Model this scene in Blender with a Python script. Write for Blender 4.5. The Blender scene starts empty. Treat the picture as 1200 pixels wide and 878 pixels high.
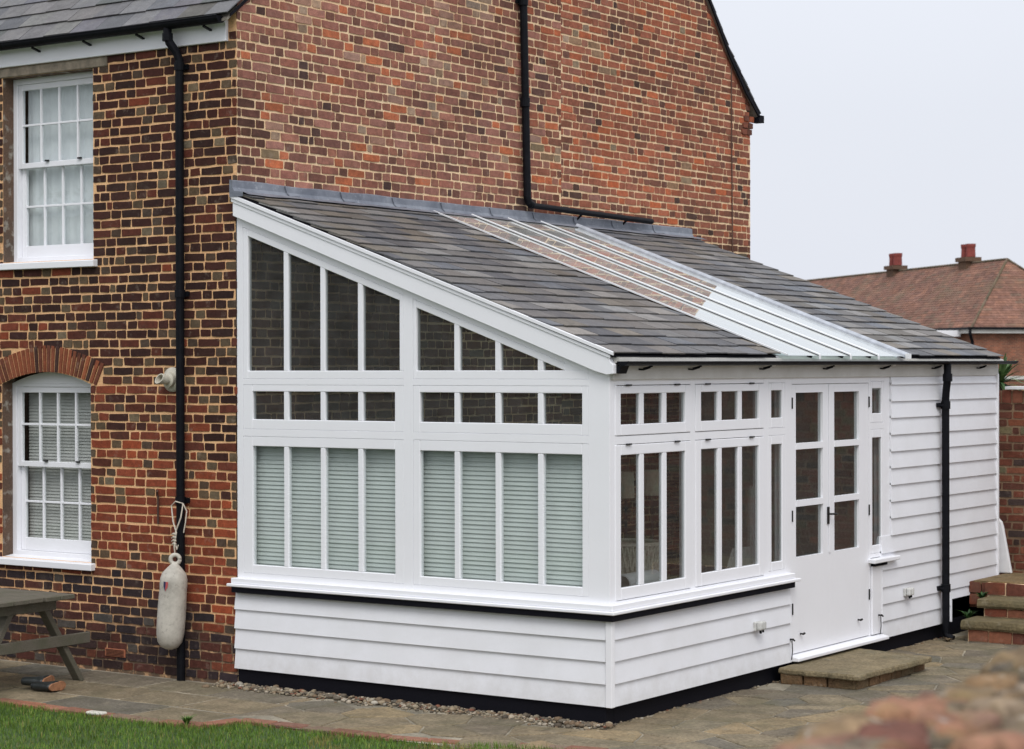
import bpy, bmesh, math, random
from mathutils import Vector, Matrix, noise
R_ = random.Random(7)
U = R_.uniform
S = bpy.context.scene
COL = S.collection
GZ = -0.05            # ground level
W = 3.434             # depth of the lean-to (X)
L = 7.0               # length of the lean-to (Y)

# ------------------------------------------------------------------ helpers
def lin(c):
    o = []
    for v in c[:3]:
        v = v/255.0
        o.append(v/12.92 if v <= 0.04045 else ((v+0.055)/1.055)**2.4)
    return (o[0], o[1], o[2], 1.0)

def tag(o, label=None, cat=None, group=None, kind=None):
    if label: o['label'] = label
    if cat: o['category'] = cat
    if group: o['group'] = group
    if kind: o['kind'] = kind
    return o

def thing(name, loc, label, cat, group=None, rz=0.0):
    o = bpy.data.objects.new(name, None); COL.objects.link(o)
    o.location = loc; o.rotation_euler = (0, 0, rz); o.empty_display_size = 0.1
    return tag(o, label, cat, group)

class MB:
    """collects world-space (or parent-space) polygons"""
    def __init__(s): s.v = []; s.f = []; s.c = []; s.col = None
    def add(s, vs, fs, col=None):
        b = len(s.v); s.v += [tuple(p) for p in vs]
        for f in fs:
            s.f.append([b+i for i in f]); s.c.append(col)
    def box(s, x0, x1, y0, y1, z0, z1, col=None):
        s.add([(x0,y0,z0),(x1,y0,z0),(x1,y1,z0),(x0,y1,z0),(x0,y0,z1),(x1,y0,z1),(x1,y1,z1),(x0,y1,z1)],
              [(0,3,2,1),(4,5,6,7),(0,1,5,4),(1,2,6,5),(2,3,7,6),(3,0,4,7)], col)
    def obox(s, c, ax, ay, az, col=None):
        c = Vector(c); ax, ay, az = Vector(ax), Vector(ay), Vector(az)
        vs = [c+sx*ax+sy*ay+sz*az for sz in (-1,1) for sx, sy in ((-1,-1),(1,-1),(1,1),(-1,1))]
        s.add(vs, [(0,3,2,1),(4,5,6,7),(0,1,5,4),(1,2,6,5),(2,3,7,6),(3,0,4,7)], col)
    def beam(s, a, b, w, h, up=(0,0,1), col=None):
        a, b = Vector(a), Vector(b); d = (b-a); l = d.length; d.normalize()
        side = d.cross(Vector(up)).normalized(); u = side.cross(d)
        s.obox((a+b)/2, d*l/2, side*w/2, u*h/2, col)
    def prism(s, pts, axis, a0, a1, col=None):
        """pts 2-D polygon; axis 'x': pts=(y,z); 'y': pts=(x,z); 'z': pts=(x,y)"""
        def mk(p, a):
            return {'x': (a, p[0], p[1]), 'y': (p[0], a, p[1]), 'z': (p[0], p[1], a)}[axis]
        n = len(pts); vs = [mk(p, a0) for p in pts]+[mk(p, a1) for p in pts]
        fs = [list(range(n))[::-1], [n+i for i in range(n)]]+[(i, (i+1) % n, n+(i+1) % n, n+i) for i in range(n)]
        s.add(vs, fs, col)
    def tube(s, pts, r, seg=12, col=None, cap=True, rr=None):
        pts = [Vector(p) for p in pts]; n = len(pts); rings = []
        up = Vector((0.13, 0.21, 0.97)).normalized(); prev = None
        for i, p in enumerate(pts):
            d = (pts[min(i+1, n-1)]-pts[max(i-1, 0)]).normalized()
            if prev is None:
                a = d.cross(up)
                if a.length < 0.2: a = d.cross(Vector((1, 0, 0)))
            else: a = prev-d*prev.dot(d)
            a.normalize(); prev = a; b = d.cross(a)
            q = rr[i] if rr else r
            rings.append([p+(a*math.cos(2*math.pi*k/seg)+b*math.sin(2*math.pi*k/seg))*q for k in range(seg)])
        vs = [v for rg in rings for v in rg]; fs = []
        for i in range(n-1):
            for k in range(seg):
                k2 = (k+1) % seg
                fs.append((i*seg+k, i*seg+k2, (i+1)*seg+k2, (i+1)*seg+k))
        if cap: fs += [list(range(seg))[::-1], [(n-1)*seg+k for k in range(seg)]]
        s.add(vs, fs, col)
    def lathe(s, prof, org, axis=(0,0,1), seg=24, col=None):
        ax = Vector(axis).normalized(); a = ax.orthogonal().normalized(); b = ax.cross(a); o = Vector(org)
        vs = []; fs = []
        for r, h in prof:
            for k in range(seg):
                t = 2*math.pi*k/seg; vs.append(o+ax*h+(a*math.cos(t)+b*math.sin(t))*r)
        for i in range(len(prof)-1):
            for k in range(seg):
                k2 = (k+1) % seg; fs.append((i*seg+k, i*seg+k2, (i+1)*seg+k2, (i+1)*seg+k))
        s.add(vs, fs, col)
    def build(s, name, mat, parent=None, smooth=False, bevel=0, label=None, origin=None, seg=1, weld=False):
        me = bpy.data.meshes.new(name)
        org = Vector(origin) if origin is not None else (parent_origin(parent) if parent else Vector((0,0,0)))
        me.from_pydata([tuple(Vector(v)-org) for v in s.v], [], s.f)
        if any(c is not None for c in s.c):
            at = me.color_attributes.new('Col', 'FLOAT_COLOR', 'CORNER')
            flat = []
            for f, c in zip(s.f, s.c):
                c = c or (0.5, 0.5, 0.5, 1)
                flat += list(c)*len(f)
            at.data.foreach_set('color', flat)
        me.validate(); me.update()
        if weld or smooth or bevel:
            bm = bmesh.new(); bm.from_mesh(me)
            if weld: bmesh.ops.remove_doubles(bm, verts=bm.verts, dist=1e-5)
            bmesh.ops.recalc_face_normals(bm, faces=bm.faces)
            bm.to_mesh(me); bm.free()
        if smooth: me.polygons.foreach_set('use_smooth', [True]*len(me.polygons))
        me.materials.append(mat)
        o = bpy.data.objects.new(name, me); COL.objects.link(o)
        o.location = org if parent is None else (0, 0, 0)
        if parent: o.parent = parent
        if bevel:
            m = o.modifiers.new('bevel', 'BEVEL'); m.width = bevel; m.segments = seg
            m.limit_method = 'ANGLE'; m.angle_limit = math.radians(40)
        if label: o['label'] = label
        return o

def parent_origin(p):
    o = Vector((0,0,0))
    while p is not None:
        o = o + p.location; p = p.parent
    return o

# ------------------------------------------------------------------ materials
def mat(name):
    m = bpy.data.materials.new(name); m.use_nodes = True
    nt = m.node_tree; nt.nodes.clear()
    out = nt.nodes.new('ShaderNodeOutputMaterial'); b = nt.nodes.new('ShaderNodeBsdfPrincipled')
    nt.links.new(b.outputs[0], out.inputs[0])
    return m, nt, b
def N(nt, t, **k):
    n = nt.nodes.new('ShaderNode'+t)
    for a, v in k.items(): setattr(n, a, v)
    return n
def ramp(nt, fac, stops):
    r = N(nt, 'ValToRGB'); e = r.color_ramp.elements
    while len(e) < len(stops): e.new(0.5)
    for i, (p, c) in enumerate(stops):
        e[i].position = p; e[i].color = c if len(c) == 4 else (*c, 1)
    nt.links.new(fac, r.inputs[0]); return r.outputs[0]
def mixc(nt, fac, a, b, mode='MIX'):
    m = N(nt, 'Mix', data_type='RGBA', blend_type=mode)
    for sock, v in ((m.inputs[0], fac), (m.inputs[6], a), (m.inputs[7], b)):
        if hasattr(v, 'is_output'): nt.links.new(v, sock)
        else: sock.default_value = v
    return m.outputs[2]
def noi(nt, scale, detail=4, rough=0.55, vec=None, w=None):
    n = N(nt, 'TexNoise'); n.inputs['Scale'].default_value = scale; n.inputs['Detail'].default_value = detail
    n.inputs['Roughness'].default_value = rough
    if vec is None:
        g = N(nt, 'NewGeometry'); vec = g.outputs['Position']
    nt.links.new(vec, n.inputs['Vector']); return n.outputs['Fac']
def bump(nt, b, h, strength=0.3, dist=0.01):
    n = N(nt, 'Bump'); n.inputs['Strength'].default_value = strength; n.inputs['Distance'].default_value = dist
    nt.links.new(h, n.inputs['Height']); nt.links.new(n.outputs[0], b.inputs['Normal'])
def g(v): return (v, v, v, 1)

def m_painted(name, col, rough=0.4, dirt=0.06, bs=0.05):
    m, nt, b = mat(name)
    n = noi(nt, 3.0, 5, 0.6); n2 = noi(nt, 45.0, 3, 0.6)
    c = mixc(nt, ramp(nt, n, [(0.35, g(0)), (0.75, g(dirt*2.2))]), col, tuple(x*f for x, f in zip(col[:3], (0.62, 0.60, 0.54)))+(1,))
    c = mixc(nt, ramp(nt, n2, [(0.5, g(0)), (0.8, g(dirt))]), c, (col[0]*.7, col[1]*.7, col[2]*.68, 1))
    nt.links.new(c, b.inputs['Base Color']); b.inputs['Roughness'].default_value = rough
    bump(nt, b, noi(nt, 60, 3), bs, 0.002)
    return m
def m_vcol(name, rough=0.85, n_scale=(18, 90), var=0.35, bumps=0.5, bdist=0.004, spec=0.3, stain=None):
    m, nt, b = mat(name)
    a = N(nt, 'Attribute'); a.attribute_name = 'Col'
    n1 = noi(nt, n_scale[0], 5, 0.65); n2 = noi(nt, n_scale[1], 4, 0.7)
    c = mixc(nt, 1.0, a.outputs['Color'], ramp(nt, n1, [(0.25, g(1-var)), (0.75, g(1+var*0.55))]), 'MULTIPLY')
    c = mixc(nt, 1.0, c, ramp(nt, n2, [(0.3, g(1-var*0.8)), (0.7, g(1+var*0.5))]), 'MULTIPLY')
    if stain:
        for sc, lo, hi, col, amt in stain:
            n3 = noi(nt, sc, 6, 0.7)
            c = mixc(nt, ramp(nt, n3, [(lo, g(0)), (hi, g(amt))]), c, col)
    nt.links.new(c, b.inputs['Base Color']); b.inputs['Roughness'].default_value = rough
    b.inputs['Specular IOR Level'].default_value = spec
    s = N(nt, 'Math', operation='ADD'); nt.links.new(n1, s.inputs[0]); nt.links.new(n2, s.inputs[1])
    bump(nt, b, s.outputs[0], bumps, bdist)
    return m
def m_mortar(name, col, col2):
    m, nt, b = mat(name)
    c = mixc(nt, ramp(nt, noi(nt, 2.2, 5, 0.65), [(0.35, g(0)), (0.7, g(1))]), col, col2)
    c = mixc(nt, 1.0, c, ramp(nt, noi(nt, 70, 4, 0.7), [(0.3, g(0.65)), (0.7, g(1.15))]), 'MULTIPLY')
    nt.links.new(c, b.inputs['Base Color']); b.inputs['Roughness'].default_value = 0.95
    bump(nt, b, noi(nt, 120, 4, 0.7), 0.6, 0.004)
    return m, nt, b, c
def m_plain(name, col, rough=0.5, metal=0.0, bs=0.1, sc=40, var=0.15):
    m, nt, b = mat(name)
    n = noi(nt, sc, 4, 0.6)
    c = mixc(nt, 1.0, col, ramp(nt, n, [(0.3, g(1-var)), (0.7, g(1+var))]), 'MULTIPLY')
    nt.links.new(c, b.inputs['Base Color']); b.inputs['Roughness'].default_value = rough
    b.inputs['Metallic'].default_value = metal
    bump(nt, b, n, bs, 0.004)
    return m
def m_glass(name, tint=(0.62, 0.65, 0.645, 1), refl=2.3, haze_dust=0.0):
    m = bpy.data.materials.new(name); m.use_nodes = True; nt = m.node_tree; nt.nodes.clear()
    out = N(nt, 'OutputMaterial'); t = N(nt, 'BsdfTransparent'); gl = N(nt, 'BsdfGlossy'); mx = N(nt, 'MixShader')
    t.inputs[0].default_value = tint; gl.inputs['Roughness'].default_value = 0.012; gl.inputs[0].default_value = (0.93, 0.97, 0.97, 1)
    bp = N(nt, 'Bump'); bp.inputs['Strength'].default_value = 0.03; bp.inputs['Distance'].default_value = 0.02
    nt.links.new(noi(nt, 1.6, 2), bp.inputs['Height']); nt.links.new(bp.outputs[0], gl.inputs['Normal'])
    # Schlick on |cos|: the same from either side of the single sheet
    lw = N(nt, 'NewGeometry'); dt = N(nt, 'VectorMath', operation='DOT_PRODUCT')
    nt.links.new(lw.outputs['Incoming'], dt.inputs[0]); nt.links.new(lw.outputs['Normal'], dt.inputs[1])
    ab = N(nt, 'Math', operation='ABSOLUTE'); nt.links.new(dt.outputs['Value'], ab.inputs[0])
    om = N(nt, 'Math', operation='SUBTRACT'); om.inputs[0].default_value = 1; nt.links.new(ab.outputs[0], om.inputs[1])
    p5 = N(nt, 'Math', operation='POWER'); nt.links.new(om.outputs[0], p5.inputs[0]); p5.inputs[1].default_value = 5
    ma = N(nt, 'Math', operation='MULTIPLY_ADD'); nt.links.new(p5.outputs[0], ma.inputs[0]); ma.inputs[1].default_value = 0.96; ma.inputs[2].default_value = 0.04
    m2 = N(nt, 'Math', operation='MULTIPLY', use_clamp=True); nt.links.new(ma.outputs[0], m2.inputs[0]); m2.inputs[1].default_value = refl
    nt.links.new(m2.outputs[0], mx.inputs[0]); nt.links.new(t.outputs[0], mx.inputs[1]); nt.links.new(gl.outputs[0], mx.inputs[2])
    last = mx.outputs[0]
    if haze_dust:  # grey diffuse film: painted reflection haze on wall panes, dirt on roof glass
        df = N(nt, 'BsdfDiffuse'); df.inputs[0].default_value = (0.55, 0.55, 0.53, 1); m3 = N(nt, 'MixShader')
        nt.links.new(ramp(nt, noi(nt, 5, 5, 0.7), [(0.3, g(haze_dust*0.6)), (0.75, g(haze_dust*1.5))]), m3.inputs[0]); nt.links.new(last, m3.inputs[1]); nt.links.new(df.outputs[0], m3.inputs[2]); last = m3.outputs[0]
    nt.links.new(last, out.inputs[0])
    return m

def dull_spec(m, v):
    for n_ in m.node_tree.nodes:
        if n_.type == 'BSDF_PRINCIPLED': n_.inputs['Specular IOR Level'].default_value = v
WHITE = m_painted('white_gloss_paint', (0.835, 0.84, 0.875, 1), 0.4, 0.03)
BOARD = m_painted('white_board_paint', (0.79, 0.80, 0.84, 1), 0.5, 0.09, 0.10)
nt = BOARD.node_tree; b = [n_ for n_ in nt.nodes if n_.type == 'BSDF_PRINCIPLED'][0]
src = b.inputs['Base Color'].links[0].from_socket
geo = N(nt, 'NewGeometry'); sx = N(nt, 'SeparateXYZ'); nt.links.new(geo.outputs['Position'], sx.inputs[0])
ad = N(nt, 'Math', operation='MULTIPLY_ADD'); nt.links.new(noi(nt, 7, 6, 0.7), ad.inputs[0]); ad.inputs[1].default_value = 0.5; nt.links.new(sx.outputs[2], ad.inputs[2])
nt.links.new(mixc(nt, ramp(nt, ad.outputs[0], [(0.26, g(0.30)), (0.50, g(0))]), src, (0.36, 0.33, 0.28, 1)), b.inputs['Base Color'])
OLDWHITE = m_painted('cream_weathered_paint', (0.62, 0.61, 0.58, 1), 0.5, 0.25, 0.15)
BLACKP = m_painted('black_bitumen_paint', (0.005, 0.005, 0.009, 1), 0.75, 0.2, 0.6)
BLACKPL = m_plain('black_plastic_pipe', (0.006, 0.0065, 0.009, 1), 0.5, 0, 0.05, 15, 0.3)
BLACKIRON = m_plain('black_ironwork', (0.015, 0.014, 0.014, 1), 0.5, 0.3)
GLASS = m_glass('window_glass', haze_dust=0.032)
GLASS3 = m_glass('slightly_hazed_glass', haze_dust=0.06)
GLASS2 = m_glass('clear_window_glass', (0.90, 0.93, 0.92, 1), 1.8)
RGLASS = m_glass('roof_glass', (0.50, 0.60, 0.58, 1), 1.9, 0.30)
BLIND = m_plain('pale_green_blind', (0.62, 0.66, 0.645, 1), 0.6, 0, 0.02, 8, 0.05)
BLINDG = m_plain('grey_blind', (0.56, 0.55, 0.53, 1), 0.7, 0, 0.02, 8, 0.05)
CURTAIN = m_plain('white_curtain', (0.72, 0.74, 0.76, 1), 0.8, 0, 0.05, 8, 0.06)
PLASTER = m_plain('white_plaster', (0.60, 0.59, 0.55, 1), 0.9)
WOODFLOOR = m_plain('brown_floor', (0.10, 0.07, 0.05, 1), 0.5)
PALEMETAL = m_plain('white_glazing_bar_metal', (0.78, 0.80, 0.82, 1), 0.3, 0.0, 0.02, 10, 0.04)
PLASTIC_W = m_plain('white_plastic', (0.72, 0.72, 0.73, 1), 0.35, 0, 0.03, 10, 0.06)
CREAM = m_plain('cream_plastic', (0.50, 0.47, 0.39, 1), 0.5, 0, 0.1, 20, 0.15)
GREYPL = m_plain('grey_plastic', (0.56, 0.56, 0.54, 1), 0.5, 0, 0.1, 20, 0.15)
ROPE = m_plain('pale_rope', (0.55, 0.50, 0.42, 1), 0.9, 0, 0.5, 200, 0.3)
BRICKMAT = m_vcol('brick_faces', 0.9, (22, 110), 0.38, 0.6, 0.004, 0.25,
                  [(9, 0.58, 0.72, (0.34, 0.27, 0.21, 1), 0.35), (2.6, 0.60, 0.78, (0.34, 0.26, 0.20, 1), 0.22), (1.3, 0.54, 0.70, (0.035, 0.026, 0.022, 1), 0.45), (0.55, 0.54, 0.66, (0.05, 0.035, 0.028, 1), 0.30)])
SLATEMAT = m_vcol('roof_slates', 0.62, (12, 70), 0.34, 0.6, 0.005, 0.4,
                  [(26, 0.66, 0.76, (0.26, 0.25, 0.21, 1), 0.5), (7, 0.52, 0.75, (0.19, 0.18, 0.16, 1), 0.5), (3, 0.55, 0.8, (0.05, 0.05, 0.05, 1), 0.4)])
STONEMAT = m_vcol('paving_stone', 0.8, (5, 40), 0.42, 0.9, 0.014, 0.3,
                  [(2.2, 0.48, 0.68, (0.115, 0.105, 0.060, 1), 0.6), (7, 0.58, 0.72, (0.30, 0.26, 0.19, 1), 0.65), (4, 0.6, 0.72, (0.035, 0.033, 0.028, 1), 0.5)])
PEBBLEMAT = m_vcol('pebbles', 0.8, (30, 120), 0.25, 0.2, 0.002)
dull_spec(BLACKPL, 0.12); dull_spec(BLACKP, 0.15)
RUBBLEMAT = m_vcol('lichened_rubble', 0.95, (9, 30), 0.55, 0.9, 0.012, 0.2,
                   [(14, 0.50, 0.66, (0.24, 0.18, 0.08, 1), 0.5), (26, 0.62, 0.70, (0.42, 0.40, 0.36, 1), 0.8), (6, 0.55, 0.68, (0.035, 0.03, 0.025, 1), 0.7)])
TILEMAT = m_vcol('clay_roof_tiles', 0.9, (1.1, 6), 0.40, 0.5, 0.02, 0.2,
                 [(0.5, 0.5, 0.7, (0.16, 0.13, 0.085, 1), 0.55)])
LEAFMAT = m_vcol('leaves', 0.6, (8, 30), 0.35, 0.1, 0.002, 0.3)
BARK = m_plain('bark', (0.09, 0.07, 0.05, 1), 0.95, 0, 0.8, 12, 0.4)
GRASSMAT = m_vcol('grass_blades', 0.7, (3, 20), 0.35, 0.0, 0.002, 0.2)
FENDERMAT = None

# lead
LEAD, nt, b = mat('lead_flashing')
c = mixc(nt, ramp(nt, noi(nt, 4, 6, 0.65), [(0.3, g(0)), (0.7, g(1))]), (0.13, 0.145, 0.18, 1), (0.26, 0.28, 0.32, 1))
c = mixc(nt, ramp(nt, noi(nt, 18, 5, 0.7), [(0.58, g(0)), (0.75, g(0.7))]), c, (0.42, 0.44, 0.47, 1))
nt.links.new(c, b.inputs['Base Color']); b.inputs['Roughness'].default_value = 0.5; b.inputs['Metallic'].default_value = 0.25
bump(nt, b, noi(nt, 9, 4), 0.5, 0.02)
# weathered table timber
TIMBER, nt, b = mat('weathered_green_timber')
tc = N(nt, 'TexCoord'); mp = N(nt, 'Mapping'); mp.inputs['Scale'].default_value = (2, 30, 30)
nt.links.new(tc.outputs['Object'], mp.inputs[0])
n1 = noi(nt, 3, 5, 0.6, mp.outputs[0]); n2 = noi(nt, 6, 4, 0.6)
c = mixc(nt, n1, (0.062, 0.054, 0.040, 1), (0.17, 0.15, 0.115, 1))
c = mixc(nt, ramp(nt, n2, [(0.45, g(0)), (0.7, g(0.7))]), c, (0.075, 0.078, 0.046, 1))
nt.links.new(c, b.inputs['Base Color']); b.inputs['Roughness'].default_value = 0.9; bump(nt, b, n1, 0.5, 0.005)
# render/lichen in the window reveals
REVEAL, nt, b, c = m_mortar('lichened_reveal', (0.17, 0.10, 0.065, 1), (0.085, 0.06, 0.045, 1))
c2 = mixc(nt, ramp(nt, noi(nt, 12, 4), [(0.55, g(0)), (0.68, g(0.7))]), c, (0.40, 0.38, 0.33, 1))
nt.links.new(c2, b.inputs['Base Color'])
MORT_L, nt, b, c = m_mortar('ochre_mortar', lin((244, 198, 148)), lin((224, 172, 124)))
# damp, dark zone at the foot of the wall
geo = N(nt, 'NewGeometry'); sx = N(nt, 'SeparateXYZ'); nt.links.new(geo.outputs['Position'], sx.inputs[0])
ad = N(nt, 'Math', operation='MULTIPLY_ADD'); nt.links.new(noi(nt, 1.6, 4), ad.inputs[0]); ad.inputs[1].default_value = 0.9
nt.links.new(sx.outputs[2], ad.inputs[2])
k = ramp(nt, ad.outputs[0], [(0.75, g(1)), (1.25, g(0))])
k2 = mixc(nt, 1.0, k, ramp(nt, noi(nt, 9, 4, 0.7), [(0.34, g(0.15)), (0.50, g(0.9))]), 'MULTIPLY')
c3 = mixc(nt, k2, c, (0.06, 0.045, 0.035, 1)); nt.links.new(c3, b.inputs['Base Color'])
MORT_G, nt, b, c = m_mortar('cream_mortar', lin((252, 224, 184)), lin((234, 196, 152)))
PAVEJOINT, nt, b, c = m_mortar('pale_joint_mortar', (0.42, 0.37, 0.28, 1), (0.10, 0.09, 0.065, 1))
SOIL, nt, b, c = m_mortar('damp_soil', (0.06, 0.07, 0.03, 1), (0.05, 0.045, 0.03, 1))
DULL, nt, b, c = m_mortar('garden_ground', (0.11, 0.105, 0.085, 1), (0.14, 0.13, 0.11, 1))
LAWNBASE, nt, b, c = m_mortar('lawn_ground', (0.035, 0.075, 0.015, 1), (0.06, 0.10, 0.025, 1))

# ------------------------------------------------------------------ brickwork
def pick(tbl, r):
    t = sum(w for w, _ in tbl); x = r*t
    for w, c in tbl:
        x -= w
        if x <= 0: return c
    return tbl[-1][1]
def jit(c, a=0.10):
    f = 1+U(-a, a)*1.6; h = U(-a, a)*0.5
    l = lin(c); return (l[0]*f*(1+h), l[1]*f, l[2]*f*(1-h), 1)

def extrados(x):
    d = abs(x+2.11)
    if d > 0.63: return -9
    return 2.30+0.10*(1-(d/1.16/0.56)**2)+0.225-0.05*d/1.16/0.56+0.006
def add_brick(mb, P, u0, u1, v0, v1, col, zcap=None, face=0.0055, cut=0.006):
    """P(u,v,d)->world"""
    if u1-u0 < 0.02 or v1-v0 < 0.015: return
    j = lambda: U(-0.0042, 0.0042)
    pts = [(u0+cut, v0), (u1-cut, v0), (u1, v0+cut), (u1, v1-cut), (u1-cut, v1), (u0+cut, v1), (u0, v1-cut), (u0, v0+cut)]
    if u1-u0 > 0.15:
        um = (u0+u1)/2+U(-.03, .03); pts = pts[:1]+[(um, v0)]+pts[1:5]+[(um+U(-.02, .02), v1)]+pts[5:]
    pts = [(a+j(), b_+j()) for a, b_ in pts]
    if zcap:
        pts = [(a, min(b_, zcap(a))) for a, b_ in pts]
        if max(p[1] for p in pts)-min(p[1] for p in pts) < 0.02: return
    d = face+U(-0.0015, 0.002); tx = U(-0.0012, 0.0012); tz = U(-0.0012, 0.0012); n = len(pts)
    cu = (u0+u1)/2; cv = (v0+v1)/2
    vs = []
    for a, b_ in pts:
        vs.append(P(a, b_, -0.004))
    for a, b_ in pts:
        q = 0.986 if (u1-u0) > .15 else 0.975
        vs.append(P(cu+(a-cu)*q, cv+(b_-cv)*0.955, d+tx*(1 if a > cu else -1)+tz*(1 if b_ > cv else -1)))
    fs = [[n+i for i in range(n)]]+[(i, (i+1) % n, n+(i+1) % n, n+i) for i in range(n)]
    mb.add(vs, fs, col)

def flemish(mb, P, u0, u1, v0, v1, colf, holes=(), course=0.075, zcap=None, bw=0.215, bh=0.1025, jt=0.0142, seed=1, zfloor=None):
    rr = random.Random(seed)
    nrow = int((v1-v0)/course+0.5); per = bw+bh+2*jt
    for r in range(nrow):
        va = v0+r*course+jt*0.5+rr.uniform(-.0015, .0015); vb = va+course-jt+rr.uniform(-.002, .002)
        u = u0-(per/2+ (bw-bh)/2*0 if r % 2 else 0)-rr.uniform(0, 0.012); k = 0
        # start by the corner: queen closer every other row
        while u < u1:
            w = bw if (k % 2 == 0) else bh
            if rr.random() < 0.12: w = bh
            if rr.random() < 0.05: w = 0.055
            w += rr.uniform(-0.004, 0.004)
            a, b_ = u, u+w
            segs = [(max(a, u0+0.004), min(b_, u1-0.004))]
            for (h0, h1, g0, g1) in holes:
                if vb > g0+0.02 and va < g1-0.02:
                    ns = []
                    for s0, s1 in segs:
                        if s1 <= h0 or s0 >= h1: ns.append((s0, s1))
                        else:
                            if s0 < h0: ns.append((s0, h0-0.004))
                            if s1 > h1: ns.append((h1+0.004, s1))
                    segs = ns
            for s0, s1 in segs:
                if s1-s0 > 0.025:
                    if zfloor and 2.31 < vb and vb < zfloor((s0+s1)/2)+0.012: continue
                    add_brick(mb, P, s0, s1, va, vb, colf((s0+s1)/2, (va+vb)/2, (s1-s0) < 0.13), zcap)
            u += w+jt; k += 1

# ================================================================== MAIN HOUSE
house = thing('brick_house', (0, 0, GZ), 'tall old red and dark brick house with slate roof and white sash windows', 'house')
YR = 8.48
vergeL = [(-0.10, 5.17), (0.11, 5.33), (0.60, 5.76), (1.0, 6.22), (4.24, 10.1)]
vergeR = [(4.24, 10.1), (7.5, 6.37), (7.915, 5.87), (8.30, 5.50), (8.62, 5.25)]
verge = vergeL+vergeR[1:]
def vz(y):
    for (a, za), (b_, zb) in zip(verge, verge[1:]):
        if a <= y <= b_: return za+(zb-za)*(y-a)/(b_-a)
    return 5.17
UW = (-2.64, -1.56, 3.33, 4.90)      # upper window opening (x0,x1,z0,z1)
LW = (-2.66, -1.595, 0.83, 2.30)     # lower window opening
archz = lambda x: 2.30+0.10*(1-((x+2.1275)/0.53)**2)

def left_col(x, z, header):
    r = U(0, 1); damp = z < 0.75+0.25*noise.noise(Vector((x*1.5, z*2, 3)))
    if damp and x < -0.25:
        return jit(pick([(4, (52, 43, 45)), (3, (62, 46, 44)), (3.0, (88, 52, 44)), (1.2, (108, 62, 46)), (0.6, (85, 80, 76))], r))
    if z < 0.35: 
        return jit(pick([(2, (60, 48, 50)), (2, (104, 60, 46)), (1, (120, 66, 48))], r))
    t = (z-1.45)/1.8+0.50*noise.noise(Vector((x*0.9, z*0.9, 0)))
    if x > -0.28 and z > 1.75: t += 0.7
    if header and r < 0.42: return jit(pick([(3, (98, 82, 64)), (2, (84, 68, 56)), (0.5, (118, 104, 84))], U(0, 1)))
    if t > 0.55: return jit(pick([(6, (70, 40, 34)), (4, (57, 36, 32)), (1.8, (96, 50, 38)), (0.4, (130, 64, 44))], U(0, 1)))
    if t > 0.15: return jit(pick([(4, (96, 52, 40)), (3, (116, 60, 44)), (2, (70, 42, 37)), (1.8, (136, 68, 45))], U(0, 1)))
    return jit(pick([(4, (128, 64, 44)), (4, (140, 70, 48)), (1.5, (96, 54, 42)), (1.0, (158, 78, 50))], U(0, 1)))

def gable_col(y, z, header):
    r = U(0, 1); o = max(0.0, noise.noise(Vector((y*0.55, z*0.6, 5)))*0.6+(y-4.5)*0.09+(z-5)*0.04)
    if y < 0.30 and z < 4.6: return jit(pick([(4, (86, 58, 50)), (3, (108, 70, 60)), (1, (120, 104, 92))], r))
    pale = 1.6 if (2.2 < y < 4.6 and z > 4.6) else 0.8
    if z < 3.75:
        return jit(pick([(3, (104, 66, 52)), (2.5, (118, 74, 56)), (1.5, (88, 62, 52)), (1, (112, 102, 88))], r), 0.10)
    r = min(0.999, max(0.0, r*0.60+0.40*(0.5+0.9*noise.noise(Vector((y*1.7, z*1.9, 11))))))
    if U(0, 1) < min(1.0, max(0.0, (y-3.6)*0.45)+o*0.7):      # warmer, redder brick towards the far end
        if header: return jit(pick([(2.0, (74, 54, 48)), (2.2, (108, 70, 58)), (2.4, (138, 84, 66)), (1.1, (164, 92, 64)), (1.2, (132, 114, 94))], r))
        return jit(pick([(1.8, (80, 57, 50)), (2.4, (112, 72, 58)), (3.8, (140, 86, 68)), (2.4, (154, 88, 64)), (1.0, (172, 94, 62)), (1.1, (132, 104, 82)), (0.8, (136, 118, 98))], r))
    if header:
        return jit(pick([(1.8, (76, 56, 52)), (2.4, (108, 74, 64)), (3.0, (136, 92, 78)), (0.7, (168, 98, 70)), (1.2*pale, (150, 126, 108)), (0.7, (126, 104, 86))], r))
    return jit(pick([(1.3, (82, 59, 54)), (2.0, (112, 76, 67)), (3.4, (134, 88, 76)), (3.4, (145, 100, 88)), (0.8, (170, 98, 68)), (1.2, (150, 116, 102)), (0.7*pale, (148, 126, 110)), (0.4, (122, 106, 84))], r))

mb = MB()
PL = lambda u, v, d: (u, -d, v)
# queen closers by the corner handled as narrow quoins
flemish(mb, PL, -8.0, 0.018, GZ+0.02, 5.10, left_col, [(UW[0], UW[1], UW[2]-0.06, UW[3]), (LW[0], LW[1], LW[2]-0.06, 2.30), (UW[0]-0.3, UW[1]+0.15, 4.9, 4.99)], seed=3, zfloor=extrados)
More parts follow.
